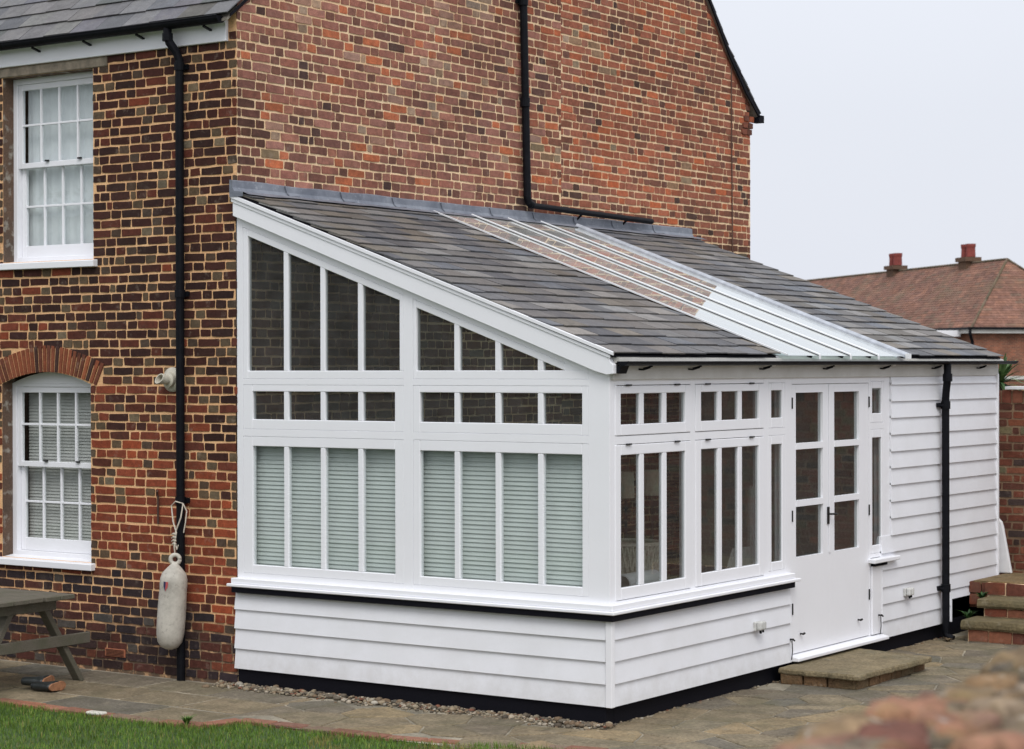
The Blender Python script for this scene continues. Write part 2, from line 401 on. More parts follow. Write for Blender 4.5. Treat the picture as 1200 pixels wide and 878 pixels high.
# segmental arch of bricks on edge
na = 26
for i in range(na):
    t0 = -2.70+1.18*i/na; t1 = -2.70+1.18*(i+1)/na
    cx = -2.11; k = 0.34
    def ap(x, top):
        base = 2.30+0.10*(1-((x-cx)/0.56)**2)
        return (x+(x-cx)*0.16*top, base+0.225*top-0.05*top*abs((x-cx)/0.56))
    q = [ap(t0+.0075, 0), ap(t1-.0075, 0), ap(t1-.0075, 1), ap(t0+.0075, 1)]
    col = jit(pick([(4, (140, 80, 56)), (2, (112, 66, 50)), (1.6, (76, 52, 46)), (2, (158, 92, 62))], U(0, 1)))
    n = 4; vs = [PL(a, b_, -0.004) for a, b_ in q]+[PL(a, b_, 0.010+U(0, .002)) for a, b_ in q]
    mb.add(vs, [(4, 5, 6, 7)]+[(j, (j+1) % 4, 4+(j+1) % 4, 4+j) for j in range(4)], col)
mb.build('wall_bricks', BRICKMAT, house, label='dark brick window wall, redder towards the middle and sooty at its foot')
# mortar bed with openings
mb = MB()
xs = [-8.0, LW[0], UW[0], LW[1], UW[1], 0.0138]; zs = [GZ-0.1, LW[2], 2.30, UW[2], UW[3], 5.2]
for i in range(5):
    for j in range(5):
        xm = (xs[i]+xs[i+1])/2; zm = (zs[j]+zs[j+1])/2
        if UW[0] < xm < UW[1] and UW[2] < zm < UW[3]: continue
        if LW[0] < xm < LW[1] and LW[2] < zm < 2.30: continue
        if zs[j] == 2.30 and LW[0] < xm < LW[1]:
            n = 12
            for q in range(n):
                xa = xs[i]+(xs[i+1]-xs[i])*q/n; xb = xs[i]+(xs[i+1]-xs[i])*(q+1)/n
                mb.add([(xa, 0, archz(xa)), (xb, 0, archz(xb)), (xb, 0, zs[j+1]), (xa, 0, zs[j+1])], [(0, 1, 2, 3)])
            continue
        mb.add([(xs[i], 0, zs[j]), (xs[i+1], 0, zs[j]), (xs[i+1], 0, zs[j+1]), (xs[i], 0, zs[j+1])], [(0, 1, 2, 3)])
mb.build('mortar', MORT_L, house)
mb = MB()
for (x0, x1, z0, z1) in (UW, (LW[0], LW[1], LW[2], 2.40)):
    mb = MB()
    mb.box(x0-0.10, x0, 0.001, 0.16, z0, z1); mb.box(x1, x1+0.10, 0.001, 0.16, z0, z1)
    mb.box(x0-0.1, x1+0.1, 0.001, 0.16, z1, z1+0.08)
    mb.build('window_reveal', REVEAL, house)
mb = MB(); mb.box(-3.1, UW[1]+0.17, -0.012, 0.05, 4.902, 4.982)
mb.build('lintel', m_plain('weathered_lintel', (0.24, 0.20, 0.15, 1), 0.9, 0, 0.6, 14, 0.35), house, bevel=0.006)

# gable wall
mb = MB()
PG = lambda u, v, d: (d, u, v)
def PGs(u, v, d):      # the stretch left of the straight joint stands slightly proud
    return (d+0.014, u, v)
cap = lambda y: vz(y)-(0.05 if y > 4.24 else 0.034)
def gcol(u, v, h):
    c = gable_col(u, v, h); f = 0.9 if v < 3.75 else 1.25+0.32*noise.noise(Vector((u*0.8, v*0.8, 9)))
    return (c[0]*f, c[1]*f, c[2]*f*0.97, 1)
flemish(mb, PGs, 0.004, 4.62, GZ+0.02, 9.9, gcol, zcap=cap, seed=12)
flemish(mb, PG, 4.628, YR-0.006, GZ-0.01, 9.8, gcol, zcap=cap, seed=13)
# corbelled eaves corner
for r in range(3):
    for a in range(2):
        add_brick(mb, PG, YR-0.21+a*0.113+r*0.028, YR-0.11+a*0.113+r*0.028, 5.0+r*0.075, 5.062+r*0.075, gable_col(8.3, 5, True), face=0.02)
mb.build('gable_wall_bricks', BRICKMAT, house, label='tall gable wall of purple, orange and grey bricks')
mb = MB()
pts = [(0.005, GZ-0.1), (YR, GZ-0.1), (YR, 5.12)]+[(y, z-(0.06 if y > 4 else 0.036)) for y, z in reversed(verge[1:-1])]+[(0.005, 5.20)]
mb.prism(pts, 'x', -0.3, 0.0)
mb.box(-0.1, 0.0139, 0.005, 4.62, GZ, 5.2); mb.prism([(0.005, 5.201), (4.62, 5.201), (4.62, 9.55), (4.24, 10.0)]+[(y, z-0.040) for y, z in reversed(verge[2:4])]+[(0.12, 5.29)], 'x', -0.1, 0.0139)
mb.build('gable_mortar', MORT_G, house)
mb = MB()   # return of the far wall, with a brick edge
mb.box(-8, -0.3, YR-0.3, YR, GZ-0.1, 5.1); mb.box(-8, -7.7, 0.02, YR-0.3, GZ-0.1, 5.1)
mb.build('rear_wall', MORT_G, house)
mb = MB()
PE = lambda u, v, d: (-u, YR+d, v)
flemish(mb, PE, 0.0, 2.0, GZ+0.02, 5.1, gcol, seed=15)
mb.build('rear_wall_bricks', BRICKMAT, house)
# dark rooms behind the sash windows
mb = MB()
for (x0, x1, z0, z1) in (UW, LW):
    mb.box(x0-2.0, x1+.3, 0.9, 0.95, z0-.6, z1+.2)
mb.box(-4.9, -0.9, 0.17, 0.9, 5.105, 5.13)
mb.build('inner_wall', m_plain('dim_room_wall', (0.10, 0.095, 0.085, 1), 0.9), house)

# house slates
def slates(mb, e0, du, ds, n, length, width, gauge, sw, cols, droop=0.013, th=0.009, skip=None, gain=1.0):
    """e0 eave corner, du along the eave, ds up the slope, n normal (unit vectors)"""
    rows = int(length/gauge+0.6)
    for r in range(rows):
        off = (sw/2 if r % 2 else 0)+U(-0.02, 0.02); u = -off
        s0 = r*gauge
        while u < width:
            a = max(u, 0); b_ = min(u+sw-0.004, width)
            if b_-a > 0.03:
                c = tuple(q_*gain for q_ in jit(pick(cols, U(0, 1)), 0.085))
                s1 = min(s0+gauge*1.65, length+0.02); jx = U(-0.010, 0.010); lift = U(0, 0.006)
                h0 = droop*1.7+lift; h1 = droop*0.4
                sk = U(-0.004, 0.004)
                def Q(uu, ss, hh): return Vector(e0)+du*uu+ds*ss+n*hh
                vs = [Q(a, s0+jx, h0-th), Q(b_, s0+jx+sk, h0-th+U(-.001, .002)), Q(b_, s1, h1-th), Q(a, s1, h1-th),
                      Q(a, s0+jx, h0), Q(b_, s0+jx+sk, h0), Q(b_, s1, h1), Q(a, s1, h1)]
                if not (skip and skip((a+b_)/2, s0)):
                    mb.add(vs, [(0, 3, 2, 1), (4, 5, 6, 7), (0, 1, 5, 4), (1, 2, 6, 5), (2, 3, 7, 6), (3, 0, 4, 7)], c)
            u += sw
SC_H = [(3, (92, 92, 95)), (3, (106, 105, 106)), (2, (88, 90, 87)), (2, (97, 95, 101)), (1, (120, 118, 114)), (0.7, (88, 85, 80))]
mb = MB()
def panel(mb, y0, z0, y1, z1, sgn=1, cols=SC_H, gauge=0.205, sw=0.30, start=0):
    d = Vector((0, y1-y0, z1-z0)); ln = d.length; ds = d/ln
    n = Vector((0, -ds.z*sgn, abs(ds.y)))
    slates(mb, (-8.0, y0, z0), Vector((1, 0, 0)), ds, n, ln, 8.045, gauge, sw, cols)
panel(mb, -0.13, 5.165, 0.60, 5.80); panel(mb, 0.60, 5.80, 4.24, 10.12)
panel(mb, 8.64, 5.25, 7.9, 5.92, -1); panel(mb, 7.9, 5.92, 4.24, 10.12, -1)
rf = mb.build('roof', SLATEMAT, house, label='steep grey slate roof')
mb = MB()
for (y0, z0, y1, z1) in ((-0.12, 5.145, 0.6, 5.77), (0.6, 5.77, 4.24, 10.09), (4.24, 10.09, 7.9, 5.89), (7.9, 5.89, 8.62, 5.22)):
    mb.prism([(y0, z0), (y1, z1), (y1, z1-0.02), (y0, z0-0.02)], 'x', -8.0, 0.030)
mb.build('roof_underlay', m_plain('grey_verge_mortar', (0.20, 0.18, 0.15, 1), 0.9), house)
mb = MB(); mb.box(-8, -0.065, -0.035, -0.001, 4.985, 5.15); mb.box(-8, -0.065, -0.10, -0.037, 5.13, 5.145)
mb.build('fascia', WHITE, house, bevel=0.004)
# gutter of the house
def half_gutter(mb, a, b_, r, n=9, sq=1.0):
    a, b_ = Vector(a), Vector(b_); d = (b_-a).normalized(); side = d.cross(Vector((0, 0, 1))).normalized()
    for rr, inv in ((r, 0), (r-0.004, 1)):
        pts = [side*math.cos(math.pi*k/n)*rr-Vector((0, 0, sq))*math.sin(math.pi*k/n)*rr for k in range(n+1)]
        vs = [a+p for p in pts]+[b_+p for p in pts]
        mb.add(vs, [(k, k+1, n+2+k, n+1+k) for k in range(n)])
    pts = [side*math.cos(math.pi*k/n)*r-Vector((0, 0, sq))*math.sin(math.pi*k/n)*r for k in range(n+1)]
    for e in (a, b_): mb.add([e+p for p in pts], [list(range(n+1))])
    mb.tube([a+side*r, b_+side*r], 0.005, 6); mb.tube([a-side*r, b_-side*r], 0.005, 6)
mb = MB(); half_gutter(mb, (-8, -0.125, 5.165), (-0.03, -0.125, 5.165), 0.055)
gt = mb.build('gutter', BLACKPL, house)
for x in (-2.15, -1.55, -0.95, -0.22):
    mb = MB(); mb.beam((x, -0.03, 5.08), (x, -0.12, 5.105), 0.025, 0.012)
    mb.build('gutter_bracket', BLACKPL, gt)
# downpipe on the left wall
mb = MB()
px, py = -0.535, -0.06
mb.tube([(-0.60, -0.125, 5.13), (-0.60, -0.125, 5.06), (-0.59, -0.115, 5.01), (-0.55, -0.075, 4.93), (px, py, 4.87), (px, py, 4.80), (px, py, GZ+0.0)], 0.034, 14)
for z in (5.05, 4.82, 3.02, 1.38): mb.tube([(px if z < 5 else -0.60, py if z < 5 else -0.125, z-0.03), (px if z < 5 else -0.60, py if z < 5 else -0.125, z+0.03)], 0.042, 14)
dp = mb.build('downpipe', BLACKPL, house, smooth=False)
for z in (4.82, 3.02, 1.38):
    mb = MB(); mb.box(px-0.055, px+0.055, -0.03, -0.008, z-0.02, z+0.02)
    mb.build('pipe_clip', BLACKPL, dp)
# soil pipe on the gable with the cranked run at its foot
mb = MB()
mb.tube([(0.07, 3.87, 8.5), (0.07, 3.90, 5.9), (0.07, 3.96, 4.02), (0.075, 3.975, 3.97), (0.085, 4.02, 3.945)], 0.037, 14)
mb.tube([(0.085, 3.98, 3.945), (0.085, 5.0, 3.930), (0.085, 6.20, 3.915)], 0.028, 12)
for p in ((3.90, 5.84), (3.925, 4.9)): mb.tube([(0.07, p[0], p[1]-0.04), (0.07, p[0], p[1]+0.04)], 0.046, 14)
gp = mb.build('gable_pipe', BLACKPL, house, label='black pipe running down the gable and along above the lead flashing')
mb = MB(); mb.box(0.015, 0.04, 3.84, 3.96, 5.82, 5.86); mb.build('pipe_clip', BLACKPL, gp)
for y in (4.9, 5.75):
    mb = MB(); mb.beam((0.02, y-0.02, 3.86), (0.07, y+0.03, 3.93), 0.02, 0.02)
    mb.build('pipe_clip', BLACKPL, gp)
mb = MB(); mb.tube([(0.012, 8.03, 5.72), (0.013, 8.03, 5.0), (0.012, 8.05, 3.6)], 0.007, 6)
mb.build('cable', m_plain('rusty_cable', (0.10, 0.05, 0.035, 1), 0.8), house)
mb = MB()  # verge strip of black edging along the gable
for (a, za), (b_, zb) in zip(verge, verge[1:]):
    th_ = 0.045 if a > 4 else 0.012
    mb.prism([(a, za-th_), (b_, zb-th_), (b_, zb+0.010), (a, za+0.010)], 'x', 0.036, 0.05)
mb.box(-0.05, 0.05, 8.60, 8.72, 5.16, 5.24)
mb.build('verge', BLACKP, house)
mb = MB(); half_gutter(mb, (-8, 8.70, 5.24), (0.02, 8.70, 5.24), 0.055)
mb.build('gutter', BLACKPL, house)
# air brick
mb = MB(); mb.box(-1.43, -1.20, -0.012, 0.0, 0.075, 0.14)
ab = mb.build('air_brick', m_plain('terracotta', (0.34, 0.12, 0.06, 1), 0.85), house, bevel=0.002)
mb = MB()
for k in range(5): mb.box(-1.415, -1.215, -0.0145, -0.0125, 0.083+k*0.011, 0.087+k*0.011)
mb.build('vent_slot', BLACKP, ab)
mb = MB(); mb.tube([(-0.822, -0.02, 1.45), (-0.822, -0.03, 1.43), (-0.822, -0.018, 1.40), (-0.824, -0.015, 1.18)], 0.009, 8)
mb.tube([(-0.822, -0.03, 1.43), (-0.80, -0.05, 1.445)], 0.008, 8)
mb.build('iron_hook', m_plain('rusty_iron', (0.07, 0.035, 0.025, 1), 0.8), house)

# sash windows --------------------------------------------------------------
def sash(op, zt_glass, z_bar1, z_meet, z_bar2, z_glass_b, arched, blindmat, label, curtains):
    x0, x1, z0, z1 = op
    w = MB(); fy = 0.115
    # box frame
    w.box(x0, x0+0.05, fy, fy+0.08, z0, z1 if not arched else z1-0.0)
    w.box(x1-0.05, x1, fy, fy+0.08, z0, z1 if not arched else z1-0.0)
    w.box(x0+0.05, x1-0.05, fy, fy+0.08, z0, z0+0.045)
    if arched:
        n = 16
        top = [(x0+(x1-x0)*k/n, archz(x0+(x1-x0)*k/n)+0.004) for k in range(n+1)]
        w.prism([(x1, z1), ]+[(x0, z1)]+top, 'y', fy, fy+0.08)
        w.box(x0+0.05, x1-0.05, fy, fy+0.08, zt_glass+0.05, z1-0.0005)
    else: w.box(x0+0.05, x1-0.05, fy, fy+0.08, zt_glass+0.05, z1)
    fr = w.build('window', WHITE, house, bevel=0.004, label=label)
    gx0, gx1 = x0+0.10, x1-0.10
    def sashpart(yy, za, zb, zbar, botw, topw):
        s = MB()
        s.box(x0+0.052, gx0, yy, yy+0.035, za, zb); s.box(gx1, x1-0.052, yy, yy+0.035, za, zb)
        s.box(gx0, gx1, yy, yy+0.035, za, za+botw); s.box(gx0, gx1, yy, yy+0.035, zb-topw, zb)
        pw = (gx1-gx0)/4; c = [gx0+pw*k for k in (1, 2, 3)]; h = 0.009
        ed = [gx0]+c+[gx1]
        for q in c: s.box(q-h, q+h, yy+0.003, yy+0.03, za+botw, zb-topw)
        for k in range(4):
            s.box(ed[k]+(h if k else 0), ed[k+1]-(h if k < 3 else 0), yy+0.003, yy+0.03, zbar-h, zbar+h)
        o = s.build('sash', WHITE, fr, bevel=0.0025)
        gl = MB(); gl.add([(gx0, yy+0.018, za+botw), (gx1, yy+0.018, za+botw), (gx1, yy+0.018, zb-topw), (gx0, yy+0.018, zb-topw)], [(0, 1, 2, 3)])
        gl.build('pane', GLASS2, fr)
    sashpart(fy+0.012, z_meet-0.025, zt_glass+0.048, z_bar1, 0.045, 0.048)
    sashpart(fy+0.05, z0+0.047, z_meet+0.015, z_bar2, z_glass_b-(z0+0.047), 0.04)
    # sash lifts
    for q in (0.36, 0.72):
        m = MB(); m.box(x0+q*(x1-x0), x0+q*(x1-x0)+0.04, fy-0.005, fy+0.012, z_meet+0.02, z_meet+0.034)
        m.build('sash_fastener', BLACKIRON, fr)
    # blind
    bl = MB(); n = int((z1-z0)/0.027) if not curtains else 0
    if curtains:
        q = 30; vs = []
        for i_ in range(q+1):
            xx = x0+0.06+(x1-x0-0.12)*i_/q; yy = fy+0.115+0.004*math.sin(i_*1.9)
            vs += [(xx, yy, z0+0.03), (xx, yy, z1-0.03)]
        bl.add(vs, [(2*i_, 2*i_+2, 2*i_+3, 2*i_+1) for i_ in range(q)])
    for k in range(n):
        z = z0+k*0.027+0.03
        bl.obox(((x0+x1)/2, fy+0.135, z), (0.5*(x1-x0)-0.06, 0, 0), (0, 0.006, 0.0145), (0, 0.0008, -0.0003))
    bl.build('blind', blindmat, fr)
    # sill
    si = MB(); si.prism([(fy+0.0, z0+0.012), (-0.055, z0-0.012), (-0.055, z0-0.065), (0.02, z0-0.065), (fy, z0-0.06)], 'x', x0-0.05, x1+0.05)
    si.build('sill', WHITE, fr, bevel=0.004)
    return fr
sash(UW, 4.80, 4.50, 4.16, 3.81, 3.475, False, CURTAIN, 'white twelve pane upper sash window with pale blind', True)
sash((LW[0], LW[1], LW[2], 2.30), 2.225, 1.955, 1.62, 1.295, 0.985, True, BLINDG, 'white lower sash window under a brick arch with grey blind', False)

# ================================================================== LEAN-TO GARDEN ROOM
room = thing('garden_room', (0, 0, GZ), 'white lean-to garden room with glazed walls and a slate and glass roof', 'extension')
# plinth
mb = MB(); mb.box(0.02, W-0.03, -0.005, 0.10, GZ-0.15, 0.10); mb.box(W-0.13, W-0.03, 0.10, 5.87, GZ-0.15, 0.10)
mb.box(W-0.13, W-0.03, 5.872, L-0.02, GZ-0.15, 0.30); mb.box(0, W-0.13, L-0.1, L-0.02, GZ-0.15, 0.30)
mb.build('plinth', BLACKP, room, bevel=0.004)
# weatherboards
def boards(name, axis, a0, a1, lines, out, inner, label=None, amap=None):
    """axis 'x' boards on the side wall (extruded along x), 'y' boards on the front"""
    m = MB()
    for zb, zt in zip(lines[1:], lines[:-1]):
        t_ = zt+0.018 if zt != lines[0] else zt
        if axis == 'x':   # extrude along X, profile in (y,z), outward = -y
            prof = [(-out, zb), (-inner, t_), (0.02, t_), (0.02, zb+0.001)]
            m.prism(prof, 'x', a0, a1)
        else:
            prof = [(W+out, zb), (W+inner, t_), (W-0.02, t_), (W-0.02, zb+0.001)]
            m.prism([(p[0], p[1]) for p in prof], 'y', a0, a1)
    return m.build(name, BOARD, room, label=label)
low = [0.682, 0.550, 0.400, 0.244, 0.088]
boards('weatherboarding', 'x', 0.0, W-0.022, low, 0.026, 0.006, 'white lapped boards below the side windows')
boards('weatherboarding', 'y', -0.008, 2.685, low, 0.026, 0.006, 'white lapped boards below the front casements')
right = [2.345, 2.273, 2.128, 1.984, 1.838, 1.693, 1.547, 1.402, 1.256, 1.112, 0.966, 0.822, 0.678, 0.530, 0.384, 0.236, 0.090]
boards('weatherboarding', 'y', 4.60, 5.868, right[:11], 0.026, 0.006, 'tall run of white lapped boards right of the door')
boards('weatherboarding', 'y', 4.40, 5.868, right[10:], 0.026, 0.006)
boards('weatherboarding', 'y', 5.869, L, right[:15]+[0.293], 0.026, 0.006)
mb = MB()
mb.box(W-0.018, W+0.031, -0.031, -0.012, 0.085, 0.682); mb.box(W+0.009, W+0.031, -0.0115, 0.018, 0.085, 0.682)   # corner bead
mb.box(W, W+0.036, L, L+0.03, 0.29, 2.36); mb.box(W, W+0.034, 5.8685, 5.885, 0.085, 0.293)
mb.build('corner_board', WHITE, room, bevel=0.003)
mb = MB(); mb.box(0.02, W, L-0.02, L+0.02, 0.29, 2.4)
mb.prism([(0.02, 2.4), (W, 2.4), (0.02, 3.7)], 'y', L-0.02, L+0.02)
mb.build('end_wall', BOARD, room)
# sill and the black strip under it
mb = MB()
for (za, zb, o) in ((0.728, 0.752, 0.075), (0.752, 0.795, 0.050)):
    mb.prism([(-0.04 if o > .06 else -0.015, -o), (W+o, -o), (W+o, 2.76 if o > .06 else 2.70), (W-0.02, 2.70), (W-0.02, 0.02), (-0.0, 0.02), (-0.0, -0.0)], 'z', za, zb)
mb.prism([(W-0.02, 4.17), (W+0.075, 4.13), (W+0.075, 4.66), (W-0.02, 4.64)], 'z', 0.755, 0.79)
mb.build('sill', WHITE, room, bevel=0.005)
mb = MB(); mb.prism([(-0.0, -0.058), (W+0.058, -0.058), (W+0.058, 2.68), (W, 2.68), (W, 0), (0, 0)], 'z', 0.683, 0.727)
mb.box(W, W+0.04, 4.21, 4.46, 0.725, 0.754)
mb.build('damp_strip', BLACKP, room)

# ---- side wall frame (plane Y=0) -----------------------------------------
rake = lambda x: 3.795-0.357*x                # top of bargeboard
rb = lambda x: rake(x)-0.18                   # underside of the bargeboard
gt_ = lambda x: 3.500-0.3565*x                # top of gable glass
DP = 0.075
def rect(m, x0, x1, z0, z1, y0=0.0, y1=DP): m.box(x0, x1, y0, y1, z0, z1)
fm = MB()
SP = [(0.0, 0.075, 0), (1.650, 1.735, 0), (3.262, W-0.001, 0)]
for a, b_, _ in SP:
    fm.prism([(a, 0.795), (b_, 0.795), (b_, rb(b_)+0.02), (a, rb(a)+0.02)], 'y', 0.0, DP+0.02)
RL = [(0.795, 0.835), (1.90, 1.955), (2.300, 2.345)]
for z0, z1 in RL:
    rect(fm, 0.075, 1.650, z0, z1, 0.0, DP+0.02); rect(fm, 1.735, 3.262, z0, z1, 0.0, DP+0.02)
for xa, xb in ((0.075, 1.650), (1.735, 3.262)):
    fm.prism([(xa, gt_(xa)+0.055), (xb, gt_(xb)+0.055), (xb, rb(xb)+0.02), (xa, rb(xa)+0.02)], 'y', 0.0, DP+0.02)
fm.build('timber_frame', WHITE, room, bevel=0.0012)

def window_side(xo0, xo1, zo0, zo1, gl, zg0, zg1, label, blind=False, raked=False):
    """frame outer rect, glass list of (x0,x1), glass z range; all on Y=0"""
    m = MB(); y0, y1 = 0.0012, 0.050; e = 0.0003
    a, b_ = xo0+e, xo1-e; A, B = gl[0][0], gl[-1][1]
    if not raked:
        rect(m, a, A, zo0+e, zo1-e, y0, y1); rect(m, B, b_, zo0+e, zo1-e, y0, y1)
        rect(m, A, B, zo0+e, zg0, y0, y1); rect(m, A, B, zg1, zo1-e, y0, y1)
        for (p, q), (r_, s_) in zip(gl, gl[1:]): rect(m, q, r_, zg0, zg1, y0+0.002, y1-0.004)
    else:
        top = lambda x: gt_(x)+0.0535
        m.prism([(a, zo0+e), (A, zo0+e), (A, gt_(A)), (A, top(A)), (a, top(a))], 'y', y0, y1)
        rect(m, A, b_ if B < 3.0 else b_, zo0+e, zg0, y0, y1)
        xe = min(B, (3.500-zg0)/0.3565)
        if B < 3.0: m.prism([(B, zg0), (b_, zg0), (b_, top(b_)), (B, top(B))], 'y', y0, y1)
        else: m.prism([(xe, zg0), (b_, zg0), (b_, max(zg0+.01, top(b_))), (xe, top(xe))], 'y', y0, y1)
        m.prism([(A, gt_(A)), (xe, gt_(xe)), (xe, top(xe)), (A, top(A))], 'y', y0, y1)
        for (p, q), (r_, s_) in zip(gl, gl[1:]):
            m.prism([(q, zg0), (r_, zg0), (r_, gt_(r_)), (q, gt_(q))], 'y', y0+0.002, y1-0.004)
    w = m.build('window', WHITE, room, bevel=0.004, label=label)
    gm = MB()
    for p, q in gl:
        if raked:
            q2 = min(q, (3.500-zg0)/0.3565)
            gm.add([(p, 0.022, zg0), (q2, 0.022, zg0), (q2, 0.022, gt_(q2)), (p, 0.022, gt_(p))], [(0, 1, 2, 3)])
        else: gm.add([(p, 0.022, zg0), (q, 0.022, zg0), (q, 0.022, zg1), (p, 0.022, zg1)], [(0, 1, 2, 3)])
    gm.build('pane', GLASS2 if blind else GLASS3, w)
    if blind:
        bm_ = MB(); n = int((zg1-zg0+0.06)/0.0325)
        for k in range(n):
            z = zg0-0.03+k*0.0325
            bm_.obox(((A+B)/2-0.035, 0.100+U(-.001, .001), z+0.016), ((B-A)/2+0.055, 0, 0), (0, 0.0055, 0.0158), (0, 0.0009, -0.0003))
        bm_.build('blind', BLIND, w)
    return w
g1 = [(0.125, 0.487), (0.533, 0.851), (0.897, 1.215), (1.262, 1.610)]
g2 = [(1.765, 2.107), (2.153, 2.469), (2.515, 2.835), (2.881, 3.06)]
window_side(0.075, 1.650, 2.345, 9, g1, 2.408, 0, 'raked four light window under the tall end of the slope', raked=True)
window_side(1.735, 3.262, 2.345, 9, g2, 2.408, 0, 'raked window under the low end of the slope', raked=True)
h1 = [(0.170, 0.487), (0.533, 0.851), (0.897, 1.215), (1.262, 1.565)]
h2 = [(1.797, 2.107), (2.153, 2.469), (2.515, 2.835), (2.881, 3.207)]
window_side(0.075, 1.650, 1.955, 2.300, h1, 2.032, 2.248, 'shallow four light window near the brick wall')
window_side(1.735, 3.262, 1.955, 2.300, h2, 2.032, 2.248, 'shallow four light window near the corner post')
window_side(0.075, 1.650, 0.835, 1.900, h1, 0.902, 1.824, 'tall side window with lowered blind near the brick wall', blind=True)
window_side(1.735, 3.262, 0.835, 1.900, h2, 0.900, 1.822, 'tall side window with lowered blind near the corner post', blind=True)

# ---- front wall (plane X=W) ------------------------------------------------
fm = MB(); D2 = 0.095
def fr(m, y0, y1, z0, z1, xo=0.0, xi=D2): m.box(W-xi, W+xo, y0, y1, z0, z1)
POSTS = [(0.0, 0.066), (1.118, 1.188), (2.262, 2.345), (2.625, 2.742), (4.172, 4.205), (4.475, 4.597)]
for y0, y1 in POSTS:
    zb = 0.135 if 2.5 < y0 < 4.3 else 0.795
    fr(fm, max(y0, 0.0005), y1, zb, 2.36)
for y0, y1 in ((0.066, 1.118), (1.188, 2.262)):
    fr(fm, y0, y1, 0.795, 0.808); fr(fm, y0, y1, 1.893, 1.950); fr(fm, y0, y1, 2.305, 2.36)
for y0, y1 in ((2.345, 2.625), (4.205, 4.475)):
    fr(fm, y0, y1, 0.795, 0.83); fr(fm, y0, y1, 1.893, 1.950); fr(fm, y0, y1, 2.305, 2.36)
fr(fm, 2.742, 4.172, 2.292, 2.36)
fm.build('timber_frame', WHITE, room, bevel=0.0012)
def window_front(yo0, yo1, zo0, zo1, gl, zg0, zg1, label, gap=0.0045, proud=0.005, hinges=False):
    m = MB(); x1 = W+proud; x0 = W-0.036; a, b_, c0, c1 = yo0+gap*.3, yo1-gap*.3, zo0+gap, zo1-gap
    A, B = gl[0][0], gl[-1][1]
    m.box(x0, x1, a, A, c0, c1); m.box(x0, x1, B, b_, c0, c1); m.box(x0, x1, A, B, c0, zg0); m.box(x0, x1, A, B, zg1, c1)
    for (p, q), (r_, s_) in zip(gl, gl[1:]): m.box(x0+0.004, x1-0.002, q, r_, zg0, zg1)
    w = m.build('window', WHITE, room, bevel=0.004, label=label)
    gm = MB()
    for p, q in gl: gm.add([(W-0.012, p, zg0), (W-0.012, q, zg0), (W-0.012, q, zg1), (W-0.012, p, zg1)], [(0, 1, 2, 3)])
    gm.build('pane', GLASS, w)
    if hinges:
        for q in (0.16, 0.80):
            h = MB(); y = yo0+q*(yo1-yo0)
            h.tube([(W+0.014, y-0.035, zo1-0.001), (W+0.014, y+0.035, zo1-0.001)], 0.0065, 8)
            h.build('hinge', BLACKIRON, w)
    return w
ga = [(0.142, 0.396), (0.456, 0.712), (0.772, 1.038)]; gb = [(1.272, 1.526), (1.588, 1.846), (1.906, 2.178)]
window_front(0.066, 1.118, 1.950, 2.305, ga, 2.030, 2.245, 'top hung front casement nearest the corner', hinges=True)
window_front(1.188, 2.262, 1.950, 2.305, gb, 2.030, 2.245, 'top hung front casement nearer the door', hinges=True)
window_front(0.066, 1.118, 0.808, 1.893, ga, 0.895, 1.818, 'tall three light front casement nearest the corner', hinges=True)
window_front(1.188, 2.262, 0.808, 1.893, gb, 0.905, 1.822, 'tall three light front casement nearer the door', hinges=True)
for (a, b_), gq in (((2.345, 2.625), [(2.393, 2.575)]), ((4.205, 4.475), [(4.243, 4.432)])):
    side = 'left' if a < 3 else 'right'
    window_front(a, b_, 1.950, 2.305, gq, 2.030, 2.245, 'small fixed light %s of the door' % side, 0.001, 0.0)
    window_front(a, b_, 0.83, 1.893, gq, 0.900, 1.822, 'narrow sidelight %s of the door' % side, 0.001, 0.0)
# door leaves
def leaf(y0, y1, gy0, gy1, label):
    m = MB(); x0, x1 = W-0.05, W-0.002; z0, z1 = 0.142, 2.288; e = 0.003
    rows = [(0.905, 1.310), (1.360, 1.768), (1.818, 2.222)]
    ea = e if y0 < 3 else 0.0; eb = e if y1 > 4 else 0.0002
    m.box(x0, x1, y0+ea, gy0, z0, z1); m.box(x0, x1, gy1, y1-eb, z0, z1)
    m.box(x0, x1, gy0, gy1, z0, 0.905); m.box(x0, x1, gy0, gy1, 2.222, z1)
    m.box(x0+.006, x1+0.004, gy0-0.0, gy1+0.0, 1.310, 1.360); m.box(x0+.006, x1+0.004, gy0, gy1, 1.768, 1.818)
    d = m.build('door', WHITE, room, bevel=0.0007, label=label)
    gm = MB()
    for a, b_ in rows: gm.add([(W-0.024, gy0, a), (W-0.024, gy1, a), (W-0.024, gy1, b_), (W-0.024, gy0, b_)], [(0, 1, 2, 3)])
    gm.build('pane', GLASS, d)
    return d
